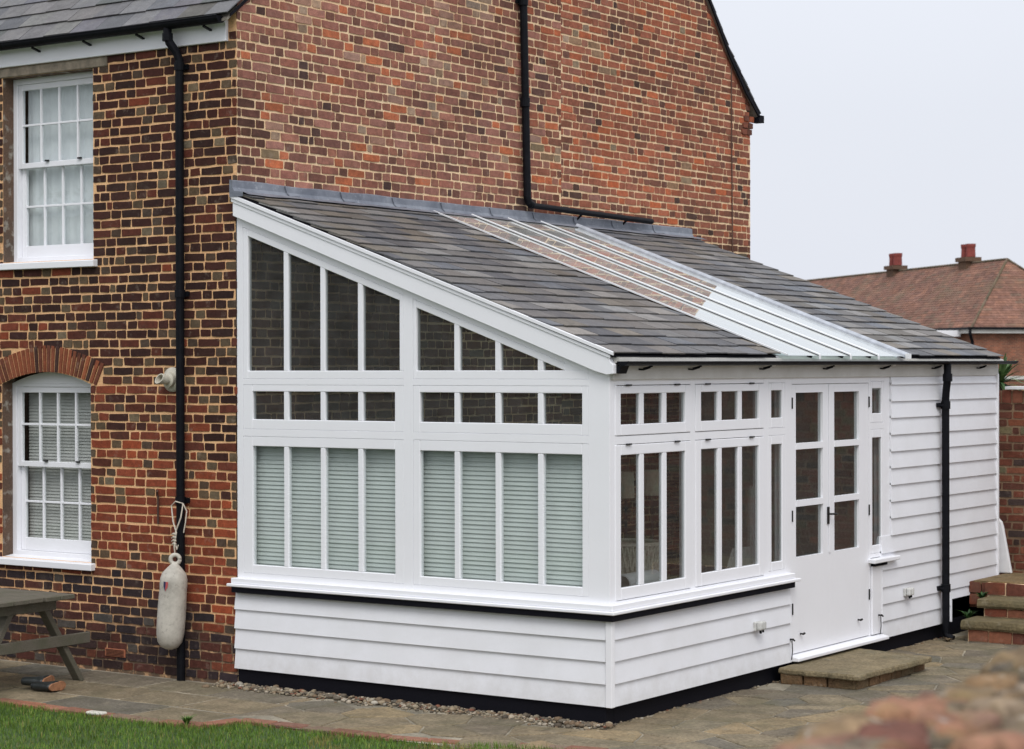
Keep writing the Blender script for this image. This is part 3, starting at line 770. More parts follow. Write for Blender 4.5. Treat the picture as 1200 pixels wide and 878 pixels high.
# flush lower panels share one smooth painted face
dl = leaf(2.742, 3.418, 2.815, 3.300, 'left leaf of the white double door, with the black handle')
dr = leaf(3.418, 4.172, 3.510, 3.985, 'right leaf of the white double door')
h = MB(); h.box(W+0.001, W+0.010, 3.368, 3.400, 1.14, 1.28); h.tube([(W+0.01, 3.384, 1.222), (W+0.04, 3.384, 1.222), (W+0.042, 3.40, 1.222), (W+0.042, 3.47, 1.218)], 0.009, 8)
h.build('door_handle', BLACKIRON, dl, bevel=0.002)
m_ = MB(); m_.box(W-0.001, W+0.004, 3.400, 3.436, 0.90, 2.285); m_.build('meeting_bead', WHITE, dl, bevel=0.003)
for (y, zs_, d) in ((2.742, (2.14, 1.24, 0.50), dl), (4.172, (2.13, 1.21, 0.49), dr)):
    for z in zs_:
        h = MB(); h.tube([(W+0.004, y, z-0.045), (W+0.004, y, z+0.045)], 0.0065, 8); h.build('hinge', BLACKIRON, d)
for (y, z, d) in ((2.885, 0.29, dl), (3.955, 0.295, dr)):
    h = MB(); h.tube([(W-0.002, y, z), (W+0.03, y, z)], 0.007, 8); h.tube([(W+0.028, y-.012, z), (W+0.03, y+0.016, z+0.004)], 0.009, 8); h.build('door_hook', BLACKIRON, d)
for (y, z) in ((2.66, 0.26), (4.32, 0.29)):
    h = MB(); h.tube([(W+0.02, y, z+0.01), (W+0.055, y, z+0.01)], 0.008, 8); h.tube([(W+0.05, y-0.01, z+0.015), (W+0.052, y+0.02, z)], 0.007, 8)
    h.tube([(W+0.04, y, z), (W+0.042, y+0.004, z-0.08), (W+0.038, y-0.004, z-0.15)], 0.004, 6); h.build('stay_hook', BLACKIRON, room)
mb = MB(); mb.prism([(W-0.06, 0.14), (W+0.035, 0.128), (W+0.085, 0.118), (W+0.085, 0.092), (W-0.06, 0.085)], 'y', 2.69, 4.395)
mb.build('threshold', WHITE, room, bevel=0.004)
mb = MB(); mb.box(W-0.03, W+0.02, 2.69, 4.395, GZ-0.1, 0.085); mb.build('plinth', BLACKP, room)
mb = MB(); mb.box(W-0.001, W+0.022, 4.392, 4.40, 0.142, 0.754); mb.box(W-0.06, W-0.002, 4.206, 4.40, 0.142, 0.79); mb.box(W, W+0.018, 4.206, 4.391, 0.142, 0.724)
mb.build('door_lining', WHITE, room, bevel=0.002)

# ---- eaves ------------------------------------------------------------------
EX, EZ = 3.52, 2.522
SL = 0.370; TH = math.atan(SL); cs, sn = math.cos(TH), math.sin(TH)
def rz_(x): return EZ+(EX-x)*SL
mb = MB(); mb.box(W-0.05, W+0.022, 0.012, L+0.05, 2.342, 2.448)
mb.build('fascia', OLDWHITE, room, bevel=0.003)
mb = MB(); mb.prism([(W-0.02, 2.449), (W+0.023, 2.449), (W+0.080, 2.470), (W+0.080, 2.492), (W-0.02, 2.530)], 'y', 0.0, L+0.04)
mb.build('tilting_fillet', OLDWHITE, room)
mb = MB(); half_gutter(mb, (3.548, -0.012, 2.466), (3.548, 7.22, 2.478), 0.042, sq=0.66)
gt = mb.build('gutter', BLACKPL, room)
for y in (0.35, 1.05, 2.15, 3.25, 4.35, 5.45, 6.5):
    m_ = MB(); m_.tube([(W+0.022, y, 2.415), (W+0.05, y+0.02, 2.412), (W+0.09, y+0.05, 2.428)], 0.007, 6)
    m_.beam((W+0.03, y+.05, 2.42), (W+0.09, y+0.08, 2.438), 0.012, 0.012); m_.build('gutter_bracket', BLACKPL, gt)
m_ = MB(); m_.prism([(W+0.022, 2.44), (W+0.022, 2.40), (W+0.075, 2.385), (W+0.10, 2.44)], 'y', -0.005, 0.10); m_.build('stop_end', BLACKPL, gt)
# front downpipe
PX_, PY_ = W+0.075, 5.64
mb = MB()
mb.tube([(3.545, 5.60, 2.46), (3.545, 5.60, 2.36), (3.545, 5.60, 2.32), (3.52, 5.625, 2.20), (PX_, PY_, 2.13), (PX_, PY_, 2.05), (PX_, PY_, 0.01), (PX_+0.02, PY_, -0.02), (PX_+0.07, PY_+0.0, -0.04)], 0.034, 14)
for z in (2.33, 2.08, 0.42): mb.tube([(PX_ if z < 2.2 else 3.545, PY_ if z < 2.2 else 5.60, z-0.035), (PX_ if z < 2.2 else 3.545, PY_ if z < 2.2 else 5.60, z+0.035)], 0.043, 14)
dp = mb.build('downpipe', BLACKPL, room)
for z in (2.08, 0.42):
    m_ = MB(); m_.box(W+0.02, W+0.045, PY_-0.08, PY_+0.05, z-0.02, z+0.02); m_.beam((W+0.03, PY_-0.06, z), (PX_, PY_-0.04, z), 0.02, 0.02); m_.build('pipe_clip', BLACKPL, dp)

# ---- roof -------------------------------------------------------------------
SC_R = [(3, (98, 97, 98)), (3, (106, 103, 101)), (1.4, (99, 101, 106)), (1.6, (108, 103, 96)), (1.8, (82, 82, 85)), (1.4, (126, 124, 122)), (0.9, (94, 89, 83))]
ds = Vector((-cs, 0, sn)); du = Vector((0, 1, 0)); nn = Vector((sn, 0, cs))
e0 = Vector((EX, 0, EZ))
slope_len = (EX-0.04)/cs
def roofpart(y0, y1, name, label):
    m = MB(); slates(m, e0+du*y0-nn*0.012, du, ds, nn, slope_len, y1-y0, 0.184, 0.315, SC_R, gain=1.14)
    r = m.build(name, SLATEMAT, room, label=label)
    m = MB(); m.prism([(EX-0.03, rz_(EX-.03)-0.016), (0.0, rz_(0)-0.016), (0.0, rz_(0)-0.035), (EX-0.03, rz_(EX-.03)-0.035)], 'y', y0+0.01, y1-0.01)
    m.build('slate_underlay', BLACKP, r)
    m = MB(); m.prism([(W-0.06, rz_(W-.06)-0.036), (0.012, rz_(0)-0.036), (0.012, rz_(0)-0.16), (W-0.06, rz_(W-.06)-0.10)], 'y', max(y0, 0.0)+0.1, y1-0.01)
    m.build('ceiling', PLASTER, r)
    return r
GY0, GY1 = 2.40, 4.62
roofpart(-0.062, GY0, 'slate_roof', 'left stretch of slates beside the bargeboard')
roofpart(GY1+0.11, L+0.02, 'slate_roof', 'right stretch of slates beyond the roof glazing')
# roof glazing
gl = MB()
def RP(x, y, h): return Vector((x, y, rz_(x)))+nn*h
YB = [GY0, 2.97, 3.54, 4.08, GY1]
gz = None
fb = MB()
for y in (GY0-0.015, GY1+0.015):
    a, b_ = RP(3.50, y, -0.06), RP(0.06, y, -0.06); fb.beam(a, b_, 0.05, 0.09, up=nn)
for x in (0.10, 3.44): fb.beam(RP(x, GY0, -0.05), RP(x, GY1, -0.05), 0.06, 0.06, up=nn)
gzb = fb.build('roof_glazing', WHITE, room, bevel=0.003, label='glazed strip between the two stretches of slates')
for i in range(4):
    m = MB(); y0, y1 = YB[i]+0.004, YB[i+1]-0.004
    m.add([RP(3.56, y0, 0.012), RP(3.56, y1, 0.012), RP(0.12, y1, 0.012), RP(0.12, y0, 0.012)], [(0, 1, 2, 3)])
    m.build('pane', RGLASS, gzb)
for y in YB[1:4]:
    m = MB(); m.beam(RP(3.565, y, 0.022), RP(0.13, y, 0.022), 0.015, 0.016, up=nn)
    m.box(3.562, 3.574, y-0.014, y+0.014, rz_(3.57)-0.018, rz_(3.57)+0.024)
    gb_ = m.build('glazing_bar', PALEMETAL, gzb, bevel=0.004)
    m = MB(); m.beam(RP(3.56, y-0.003, 0.0128), RP(0.13, y-0.003, 0.0128), 0.022, 0.002, up=nn); m.beam(RP(3.50, y, -0.035), RP(0.13, y, -0.035), 0.030, 0.06, up=nn); m.build('rubber_seal', BLACKPL, gzb)
m = MB(); m.beam(RP(3.56, GY0+0.006, 0.020), RP(0.13, GY0+0.006, 0.020), 0.018, 0.012, up=nn); m.build('edge_flashing', PALEMETAL, gzb)
m = MB()
seg = 46
for k in range(seg):
    xa = 3.58-3.42*k/seg; xb = 3.58-3.42*(k+1)/seg
    m.add([RP(xa, GY1+0.012, 0.026), RP(xb, GY1+0.012, 0.026), RP(xb, GY1+0.035, 0.046), RP(xa, GY1+0.035, 0.046), RP(xb, GY1+0.085+0.004*(k % 2), 0.024), RP(xa, GY1+0.085+0.004*(k % 2), 0.024),
           RP(xa, GY1+0.006, 0.0), RP(xb, GY1+0.006, 0.0)], [(0, 1, 2, 3), (3, 2, 4, 5), (6, 7, 1, 0)])
m.build('edge_flashing', m_plain('pale_lead_strip', (0.42, 0.45, 0.50, 1), 0.45, 0.2, 0.4, 14, 0.2), gzb)
m = MB()
for x in (3.575,): m.box(x, x+0.03, GY1-0.01, GY1+0.05, rz_(x)-0.005, rz_(x)+0.04)
m.build('bar_end_cap', PALEMETAL, gzb)
# bargeboard with its moulding
mb = MB()
mb.prism([(0.012, rb(0.0)), (0.012, rake(0.0)-0.035), (3.455, rake(3.455)-0.035), (3.458, 2.500), (3.470, 2.465), (3.492, 2.448), (3.492, 2.385), (3.44, 2.378), (3.345, 2.402)], 'y', -0.046, -0.0005)
mb.prism([(0.0, rake(0)-0.040), (0.0, rake(0)-0.008), (3.505, rake(3.505)-0.008), (3.50, rake(3.5)-0.036)], 'y', -0.066, -0.0465)
mb.prism([(0.0, rake(0)-0.070), (0.0, rake(0)-0.041), (3.475, rake(3.475)-0.041), (3.47, rake(3.47)-0.066)], 'y', -0.054, -0.0465)
mb.build('bargeboard', WHITE, room, bevel=0.003)
# lead flashing against the gable
mb = MB(); ys = [-0.07+0.12*k for k in range(61)]; laps = [0.55, 1.25, 1.95, 2.65, 3.4, 4.1, 4.8, 5.5, 6.3]
prof = [(0.0165, 3.895), (0.030, 3.885), (0.032, 3.835), (0.050, 3.806), (0.14, 3.792), (0.20, 3.776)]
vs = []; n = len(prof)
for i, y in enumerate(ys):
    w = 0.010*noise.noise(Vector((y*2.1, 0, 0)))
    for k, (x, z) in enumerate(prof):
        dz = 0.0 if k < 4 else 0.004; x2 = x+(0.030*noise.noise(Vector((y*3.0, 4, k))) if k == n-1 else 0)
        vs.append((x2, y, z+(w if k < 2 else 0)+(dz if k < 5 else rz_(x2)-z+0.022)))
fs = [(i*n+k, i*n+k+1, (i+1)*n+k+1, (i+1)*n+k) for i in range(len(ys)-1) for k in range(n-1)]
mb.add(vs, fs)
mb.add([(0.0165, -0.07, 3.895), (0.030, -0.07, 3.885), (0.032, -0.07, 3.835), (0.05, -0.07, 3.806), (0.14, -0.07, 3.796), (0.14, -0.07, 3.76), (0.0, -0.07, 3.76), (0.0, -0.07, 3.895)], [list(range(8))])
mb.add([(0.0, -0.07, 3.895), (0.0165, -0.07, 3.895), (0.0165, -0.0, 3.895), (0.0, 0.0, 3.895)], [(0, 1, 2, 3)])
for y in laps:
    for j in range(3):
        a, b_ = prof[j+1], prof[j+2]
        mb.beam((a[0]+0.004, y+0.02*j, a[1]), (b_[0]+0.004, y+0.02*j+0.02, b_[1]+(0.008 if j == 2 else 0)), 0.012, 0.006)
mb.build('lead_flashing', LEAD, room)
# inside of the room
mb = MB(); mb.box(0.03, W-0.14, 0.11, L-0.11, 0.02, 0.06); mb.build('floor', WOODFLOOR, room)
mb = MB(); mb.box(0.03, W-0.10, L-0.10, L-0.03, 0.06, 2.3); mb.prism([(0.03, 2.3), (W-0.1, 2.3), (0.03, 3.5)], 'y', L-0.10, L-0.03)
mb.box(W-0.12, W-0.03, 4.60, L-0.1, 0.1, 2.36); mb.box(W-0.12, W-0.03, 0.1, 2.68, 0.1, 0.79); mb.box(0.06, W-0.12, 0.022, 0.10, 0.1, 0.79)
mb.build('inner_lining', PLASTER, room)

# ================================================================== things inside, seen through the front panes
IW = m_plain('dull_white_board', (0.50, 0.50, 0.47, 1), 0.6)
t = thing('side_table', (2.7, 1.5, 0.06), 'low brown table behind the front casement nearest the corner, carrying the basket', 'table')
m = MB(); m.box(2.35, 3.10, 0.85, 2.15, 0.70, 0.735); m.build('table_top', m_plain('brown_wood', (0.13, 0.075, 0.035, 1), 0.5), t, bevel=0.004)
for x in (2.40, 3.0):
    for y in (0.90, 2.05):
        m = MB(); m.box(x, x+0.05, y, y+0.05, 0.062, 0.699); m.build('leg', bpy.data.materials['brown_wood'], t)
WK = m_plain('wicker', (0.62, 0.58, 0.48, 1), 0.8, 0, 0.6, 60, 0.3)
m = MB(); n = 40; R0, R1 = 0.20, 0.25; cz = 0.737; bx, by = 2.87, 1.18
m.lathe([(0.0, 0.0), (R0-.005, 0.0), (R1-.008, 0.36)], (bx, by, cz), seg=28)
for k in range(n):
    a = 2*math.pi*k/n
    for s_ in (-1, 1):
        a2 = a+s_*0.30
        m.tube([(bx+R0*math.cos(a), by+R0*math.sin(a), cz), (bx+(R1+.005)*math.cos(a2), by+(R1+.005)*math.sin(a2), cz+0.37)], 0.009, 5)
m.tube([(bx+R1*math.cos(2*math.pi*k/24), by+R1*math.sin(2*math.pi*k/24), cz+0.375) for k in range(25)], 0.016, 6)
tag(m.build('basket', WK, None, origin=(bx, by, 0.737)), 'pale woven round basket on the table just inside the corner casement', 'basket')
m = MB(); m.lathe([(0, 0), (0.072, 0), (0.072, 0.46), (0.062, 0.46), (0.062, 0.05), (0, 0.05)], (3.19, 1.0, 0.874), axis=(0.02, -1, 0), seg=20)
tag(m.build('paper_roll', PLASTIC_W, None, origin=(3.19, .8, 0.80)), 'white roll lying low inside the pane nearest the corner', 'roll')
m = MB(); m.box(3.08, 3.31, 0.12, 2.62, 0.76, 0.795)
m.build('window_board', WHITE, room, bevel=0.003)
m = MB(); m.prism([(2.06, 0.798), (2.60, 0.798), (2.575, 1.005), (2.20, 1.012)], 'x', 3.19, 3.21)
tag(m.build('leaning_panel', IW, None, origin=(3.2, 2.3, 0.798)), 'small pale board leaning inside the front casement nearer the door', 'board')
m = MB(); m.obox((3.14, 2.60, 1.14), (0.012, 0, 0), (0, 0.030, 0), (0.0, 0.012, 0.34))
tag(m.build('pale_batten', IW, None, origin=(3.14, 2.60, 0.80)), 'narrow pale batten standing upright behind the small leaning board', 'batten')
CS = m_plain('cream_shade', (0.66, 0.62, 0.48, 1), 0.9)
for i, (y, lab) in enumerate(((1.575, 'pale cream lamp shade at the left, inside the corner casement'), (1.97, 'pale cream lamp shade at the right, inside the corner casement'))):
    t = thing('table_lamp', (2.6, y, 0.737), lab, 'lamp', 'pair of lamps behind the corner casement')
    m = MB(); m.lathe([(0.0, 0.0), (0.07, 0.0), (0.06, 0.02), (0.02, 0.05), (0.03, 0.2), (0.012, 0.4), (0.012, 0.72), (0, .72)], (2.6, y, 0.737)); m.build('lamp_base', BLACKIRON, t)
    m = MB(); m.lathe([(0.068, 0.0), (0.062, 0.20), (0.057, 0.20), (0.063, 0.0)], (2.6, y, 1.42)); m.build('lamp_shade', CS, t)

# ================================================================== fittings
# flue
t = thing('boiler_flue', (-0.668, 0, 2.338), 'small cream round flue outlet with a cut snout beside the left downpipe', 'wall vent')
m = MB(); m.lathe([(0, 0.030), (0.055, 0.030), (0.075, 0.020), (0.098, 0.012), (0.100, 0.0)], (-0.668, -0.004, 2.338), axis=(0, -1, 0), seg=32); m.build('flange', CREAM, t, smooth=True)
m = MB(); seg = 24; vs = []
for r_, base in ((0.060, 0.02), (0.060, 0.06), (0.040, 0.068), (0.040, 0.155), (0.033, 0.155), (0.033, 0.05)):
    for k in range(seg):
        a = 2*math.pi*k/seg; zz = math.sin(a)*r_
        d_ = base+(-(zz-0.0)*0.7 if base == 0.155 else 0)
        vs.append((-0.668+math.cos(a)*r_, -0.004-d_-0.02*0, 2.338+zz+(0.01 if base >= .15 else 0)))
m.add(vs, [(i*seg+k, i*seg+(k+1) % seg, (i+1)*seg+(k+1) % seg, (i+1)*seg+k) for i in range(5) for k in range(seg)]+[[5*seg+k for k in range(seg)]])
m.build('snout', CREAM, t, smooth=False)
# outdoor sockets
for (y, z, lab) in ((2.10, 0.435, 'small grey weatherproof box on the boards left of the door'), (4.88, 0.450, 'small grey weatherproof box on the boards right of the door')):
    t = thing('outdoor_socket', (W+0.02, y, z), lab, 'outdoor socket', 'grey boxes on the weatherboards')
    m = MB(); m.box(W+0.018, W+0.045, y-0.055, y+0.055, z-0.035, z+0.035); m.build('back_box', GREYPL, t, bevel=0.006)
    for s_ in (-1, 1):
        m = MB(); m.box(W+0.046, W+0.085, y+s_*0.027-0.024, y+s_*0.027+0.024, z-0.030, z+0.038); m.build('cover', GREYPL, t, bevel=0.014, seg=3)
    m = MB(); m.tube([(W+0.06, y-0.01, z-0.03), (W+0.062, y-0.008, z-0.055)], 0.010, 8); m.build('cable_gland', BLACKPL, t)
    m = MB(); m.tube([(W+0.06, y+0.03, z-0.03), (W+0.062, y+0.032, z-0.05)], 0.008, 8); m.build('cable_gland', BLACKPL, t)

# fender
FENDERMAT, nt, b = mat('scuffed_fender_vinyl')
c = mixc(nt, ramp(nt, noi(nt, 6, 6, 0.7), [(0.4, g(0)), (0.7, g(1))]), (0.52, 0.49, 0.43, 1), (0.33, 0.31, 0.27, 1))
c = mixc(nt, ramp(nt, noi(nt, 30, 4, 0.7), [(0.55, g(0)), (0.75, g(0.6))]), c, (0.14, 0.12, 0.10, 1))
nt.links.new(c, b.inputs['Base Color']); b.inputs['Roughness'].default_value = 0.6; bump(nt, b, noi(nt, 25, 4), 0.3, 0.004)
t = thing('boat_fender', (-0.62, -0.17, 0.22), 'scuffed white sausage shaped boat fender hanging by rope from the left downpipe', 'boat fender')
top = Vector((-0.515, -0.14, 0.955)); bot = Vector((-0.565, -0.16, 0.215)); ax = (bot-top).normalized()
FSC = 0.80
prof = [(0.0, 0.055), (0.028, 0.055), (0.040, 0.075), (0.075, 0.105), (0.118, 0.145), (0.134, 0.19), (0.136, 0.24), (0.133, 0.27), (0.136, 0.30), (0.140, 0.42), (0.140, 0.56), (0.136, 0.63), (0.120, 0.69), (0.085, 0.73), (0.04, 0.747), (0.0, 0.75)]
prof = [(r_*FSC, h_) for r_, h_ in prof]
m = MB(); m.lathe(prof, top, axis=ax, seg=32)
fb_ = m.build('fender_body', FENDERMAT, t, smooth=True)
m = MB(); cir = [(0.036*math.cos(2*math.pi*k/20), 0.036*math.sin(2*math.pi*k/20)) for k in range(21)]
ex = Vector((1, -0.9, 0)).normalized()
ce = top+ax*0.035
m.tube([ce+Vector((0.80, 0.60, 0))*a+Vector((0, 0, 1))*b_ for a, b_ in cir], 0.017, 10)
m.build('rope_eye', FENDERMAT, t, smooth=True)
m = MB()
pe = ce+Vector((0, 0, 0.03))
m.tube([pe, pe+Vector((0.0, -0.01, 0.07)), (-0.515, -0.13, 1.13), (-0.56, -0.12, 1.22), (-0.59, -0.105, 1.34), (-0.535, -0.115, 1.375), (-0.47, -0.10, 1.36), (-0.475, -0.12, 1.25), (-0.53, -0.13, 1.12), (-0.535, -0.14, 1.03)], 0.0058, 7)
m.tube([(-0.47, -0.10, 1.36), (-0.44, -0.09, 1.30), (-0.445, -0.10, 1.21), (-0.465, -0.1, 1.13)], 0.005, 6)
for k in range(4):
    zc = 1.035+0.026*k; m.tube([(-0.545, -0.15, zc), (-0.525, -0.155, zc+0.014), (-0.505, -0.145, zc+0.006), (-0.52, -0.13, zc), (-0.545, -0.14, zc+.006)], 0.005, 6)
m.tube([(-0.51, -0.14, 1.03), (-0.49, -0.15, 1.0), (-0.475, -0.15, 1.035)], 0.005, 6)
m.build('rope', ROPE, t)
# two colour emblem on the shoulder
def fpt(a, h, o=0.002):
    r_ = 0.1375*FSC+o; base = top+ax*h
    A = ax.orthogonal().normalized()
    dv = Vector((math.cos(a), math.sin(a), 0)); dv = (dv-ax*dv.dot(ax)).normalized()
    return base+dv*r_
a0 = math.atan2(-0.83, 0.56)-0.42
for (s0, s1, matn, colr) in ((-0.20, 0.0, 'navy_print', (0.02, 0.025, 0.08, 1)), (0.0, 0.20, 'red_print', (0.42, 0.08, 0.08, 1))):
    m = MB(); q = [fpt(a0+s0, 0.205), fpt(a0+s1, 0.205), fpt(a0+s1*0.85, 0.245), fpt(a0+(s1*0.1 if s1 else 0), 0.282), fpt(a0+s0*0.85, 0.245)] if s0 < 0 else [fpt(a0+s0, 0.205), fpt(a0+s1, 0.205), fpt(a0+s1*0.85, 0.245), fpt(a0, 0.282)]
    m.add(q, [list(range(len(q)))]); m.build('emblem', m_plain(matn, colr, 0.6), fb_)

# picnic table
t = thing('picnic_table', (-1.95, -1.05, GZ), 'weathered green-grey timber picnic table by the house wall, cut by the left edge', 'picnic table')
for k in range(5):
    y0 = -1.50+k*0.158; m = MB(); m.box(-2.75, -1.03+U(-.01, .01), y0, y0+0.146, 0.632, 0.668); m.build('table_plank', TIMBER, t, bevel=0.005)
for x in (-1.22, -2.55):
    m = MB(); m.beam((x, -0.50, GZ), (x, -0.93, 0.630), 0.045, 0.085, up=(1, 0, 0)); 
    m.build('leg', TIMBER, t, bevel=0.004)
    m = MB(); m.beam((x, -1.60, GZ), (x, -1.20, 0.630), 0.045, 0.10, up=(1, 0, 0)); m.build('leg', TIMBER, t, bevel=0.004)
    m = MB(); m.box(x+0.026, x+0.066, -1.86, -0.44, 0.250, 0.335); m.build('cross_bar', TIMBER, t, bevel=0.004)
    m = MB(); m.box(x+0.026, x+0.066, -1.40, -0.80, 0.545, 0.630); m.build('top_bearer', TIMBER, t, bevel=0.004)
m = MB(); m.beam((-1.27, -1.04, 0.60), (-1.85, -1.04, 0.30), 0.045, 0.07); m.build('brace', TIMBER, t, bevel=0.004)
for y0 in (-1.86, -1.72):
    m = MB(); m.box(-2.75, -1.06, y0, y0+0.13, 0.346, 0.380); m.build('seat_plank', TIMBER, t, bevel=0.004)

# boots
RUB = m_plain('dark_rubber', (0.016, 0.020, 0.020, 1), 0.45, 0, 0.2, 20, 0.3); SOLE = m_plain('tan_sole', (0.30, 0.14, 0.07, 1), 0.7, 0, 0.3, 30, 0.3)
def boot(x, y, rz, lab, hz):
    t = thing('boot', (x, y, GZ), lab, 'boot', 'pair of boots on the paving', rz)
    # lies on its side: the sole is an upright plate facing +x, the foot runs along y, the shaft leaves the heel along -x
    seg = 18; m = MB(); vs = []
    st = [(0.0, 0.128, 0.048, 0.01), (-0.03, 0.126, 0.050, 0.008), (-0.055, 0.112, 0.048, -0.004), (-0.08, 0.085, 0.046, -0.03), (-0.11, 0.062, 0.045, -0.055), (-0.16, 0.056, 0.044, -0.062),
          (-0.21, 0.060, 0.042, -0.060), (-0.245, 0.064, 0.040, -0.058), (-0.247, 0.056, 0.034, -0.058), (-0.19, 0.05, 0.032, -0.06)]
    for (sx_, ry, rz2, cy_) in st:
        for k in range(seg):
            a = 2*math.pi*k/seg; vs.append((sx_, cy_+ry*math.cos(a)*(1.0 if math.cos(a) < 0 or sx_ < -.07 else 1.05), max(0.002, hz+rz2*math.sin(a))))
    m.add(vs, [(i*seg+k, i*seg+(k+1) % seg, (i+1)*seg+(k+1) % seg, (i+1)*seg+k) for i in range(len(st)-1) for k in range(seg)]+[list(range(seg))])
    m.build('upper', RUB, t, smooth=True, origin=(0, 0, 0))
    m = MB(); out = []
    for k in range(22):
        a = 2*math.pi*k/22; yy = 0.01+0.135*math.cos(a); zz = 0.050*math.sin(a)*(1.0+0.10*math.cos(a))
        if abs(math.cos(a)+0.15) < 0.35: zz *= 0.82
        out.append((yy, hz+zz))
    m.prism(out, 'x', 0.001, 0.020); m.build('sole', SOLE, t, bevel=0.003, origin=(0, 0, 0))
    t.scale = (0.72, 0.72, 0.80)
boot(-1.07, -0.98, 0.35, 'dark boot farther from the lawn, on its side, tan sole to the right', 0.085)
boot(-0.93, -1.02, 0.12, 'dark boot nearer the lawn, on its side, tan sole to the right', 0.052)

# ================================================================== GROUND
def sheet(name, pts, z, material, kind='structure'):
    m = MB(); m.add([(x, y, z) for x, y in pts], [list(range(len(pts)))]); o = m.build(name, material); tag(o, kind=kind); return o
sheet('ground', [(-400, -400), (400, -400), (400, 400), (-400, 400)], GZ-0.03, DULL)
sheet('path_bed', [(-9, -1.62), (-0.5, -1.60), (0.9, -1.58), (1.15, -1.25), (3.1, -1.20), (3.6, -0.95), (4.6, -1.5), (10, -1.5), (10, 7.4), (-0.0, 7.4), (0, 0.02), (-9, 0.02)], GZ-0.003, PAVEJOINT)
# flags
COLS_F = [(3, (132, 120, 98)), (2.5, (140, 126, 102)), (2, (122, 112, 96)), (1.0, (150, 132, 102)), (1, (114, 108, 96))]
def inpave(x, y):
    if y > 7.0: return False
    if 0.02 < x < W-0.03 and -0.2 < y: return False
    if x <= 0.02: return -1.5 < y < -0.02
    if x < 1.1: return -1.5+max(0, (x-0.6))*0.6 < y < -0.2
    if x < 3.3: return -1.08 < y < -0.22
    if x < W-0.03: return y > -1.0 and y < -0.22
    return y > -1.45 and x < 9.8
def clip_poly(poly, a, b_, c):   # keep a*x+b*y<=c
    out = []
    for i in range(len(poly)):
        p, q = poly[i], poly[(i+1) % len(poly)]
        dp_, dq = a*p[0]+b_*p[1]-c, a*q[0]+b_*q[1]-c
        if dp_ <= 0: out.append(p)
        if dp_*dq < 0:
            t_ = dp_/(dp_-dq); out.append((p[0]+(q[0]-p[0])*t_, p[1]+(q[1]-p[1])*t_))
    return out
def crazy(mb, x0, x1, y0, y1, step, test, jx=0.49):
    rr = random.Random(5); pts = []
    nx = int((x1-x0)/step)+1; ny = int((y1-y0)/step)+1; gr = {}
    for i in range(-2, nx+2):
        for j in range(-2, ny+2):
            gr[i, j] = (x0+(i+0.5+rr.uniform(-jx, jx))*step, y0+(j+0.5+rr.uniform(-jx, jx))*step)
    for i in range(nx):
        for j in range(ny):
            p = gr[i, j]
            if not test(*p): continue
            poly = [(p[0]-step*1.6, p[1]-step*1.6), (p[0]+step*1.6, p[1]-step*1.6), (p[0]+step*1.6, p[1]+step*1.6), (p[0]-step*1.6, p[1]+step*1.6)]
            for a in range(-2, 3):
                for b_ in range(-2, 3):
                    if (a or b_) and (i+a, j+b_) in gr:
                        q = gr[i+a, j+b_]; dx, dy = q[0]-p[0], q[1]-p[1]; l = math.hypot(dx, dy)
                        if l < 1e-6: continue
                        nxx, nyy = dx/l, dy/l
                        poly = clip_poly(poly, nxx, nyy, nxx*(p[0]+q[0])/2+nyy*(p[1]+q[1])/2-0.007)
                        if len(poly) < 3: break
                if len(poly) < 3: break
            if len(poly) < 3: continue
            flag(mb, poly)
def flag(mb, poly, h=None):
    # subdivide edges with wobble, chamfer
    out = []
    for i in range(len(poly)):
        p, q = poly[i], poly[(i+1) % len(poly)]; l = math.hypot(q[0]-p[0], q[1]-p[1]); n = max(1, int(l/0.10))
        for k in range(n):
            t_ = k/n; a = U(-0.006, 0.006) if k else 0
            out.append((p[0]+(q[0]-p[0])*t_+a, p[1]+(q[1]-p[1])*t_+U(-0.006, 0.006)*(1 if k else 0)))
    if len(out) < 3: return
    cx = sum(p[0] for p in out)/len(out); cy = sum(p[1] for p in out)/len(out)
    z = GZ+U(0.001, 0.008) if h is None else h; tx, ty = U(-0.004, 0.004), U(-0.004, 0.004)
    n = len(out); vs = []
    for x, y in out: vs.append((x, y, GZ-0.02))
    for x, y in out: vs.append((x, y, z-0.006+tx*(x-cx)+ty*(y-cy)))
    for x, y in out:
        d = max(0.05, math.hypot(x-cx, y-cy)); k = max(0.0, 1-0.010/d); vs.append((cx+(x-cx)*k, cy+(y-cy)*k, z+tx*(x-cx)+ty*(y-cy)))
    fs = [[2*n+i for i in range(n)]]
    for r in (0, 1): fs += [(r*n+i, r*n+(i+1) % n, (r+1)*n+(i+1) % n, (r+1)*n+i) for i in range(n)]
    mb.add(vs, fs, jit(pick(COLS_F, U(0, 1)), 0.05))
mb = MB()
crazy(mb, W-0.1, 10.0, -1.6, 7.3, 0.37, lambda x, y: inpave(x, y) and x > W-0.05 and not (x < 4.2 and 2.4 < y < 3.8))
crazy(mb, 0.9, W+0.0, -1.1, -0.2, 0.40, lambda x, y: inpave(x, y) and x <= W-0.05 and x > 0.9)
y_rows = [-1.50, -1.02, -0.50, -0.03]
for (ya, yb) in zip(y_rows, y_rows[1:]):
    x = -9.0
    while x < 0.95:
        w = U(0.55, 0.95); xe = min(x+w, 0.98)
        if xe-x > 0.1:
            yt = yb-0.032 if x < 0 else min(yb-0.032, -0.20)
            if yt-ya > 0.1: flag(mb, [(x, ya), (xe-0.030, ya+U(-.01, .01)), (xe-0.030+U(-.01, .01), yt), (x, yt+U(-.004, .0))])
        x = xe
tag(mb.build('stone_paving', STONEMAT), kind='structure')
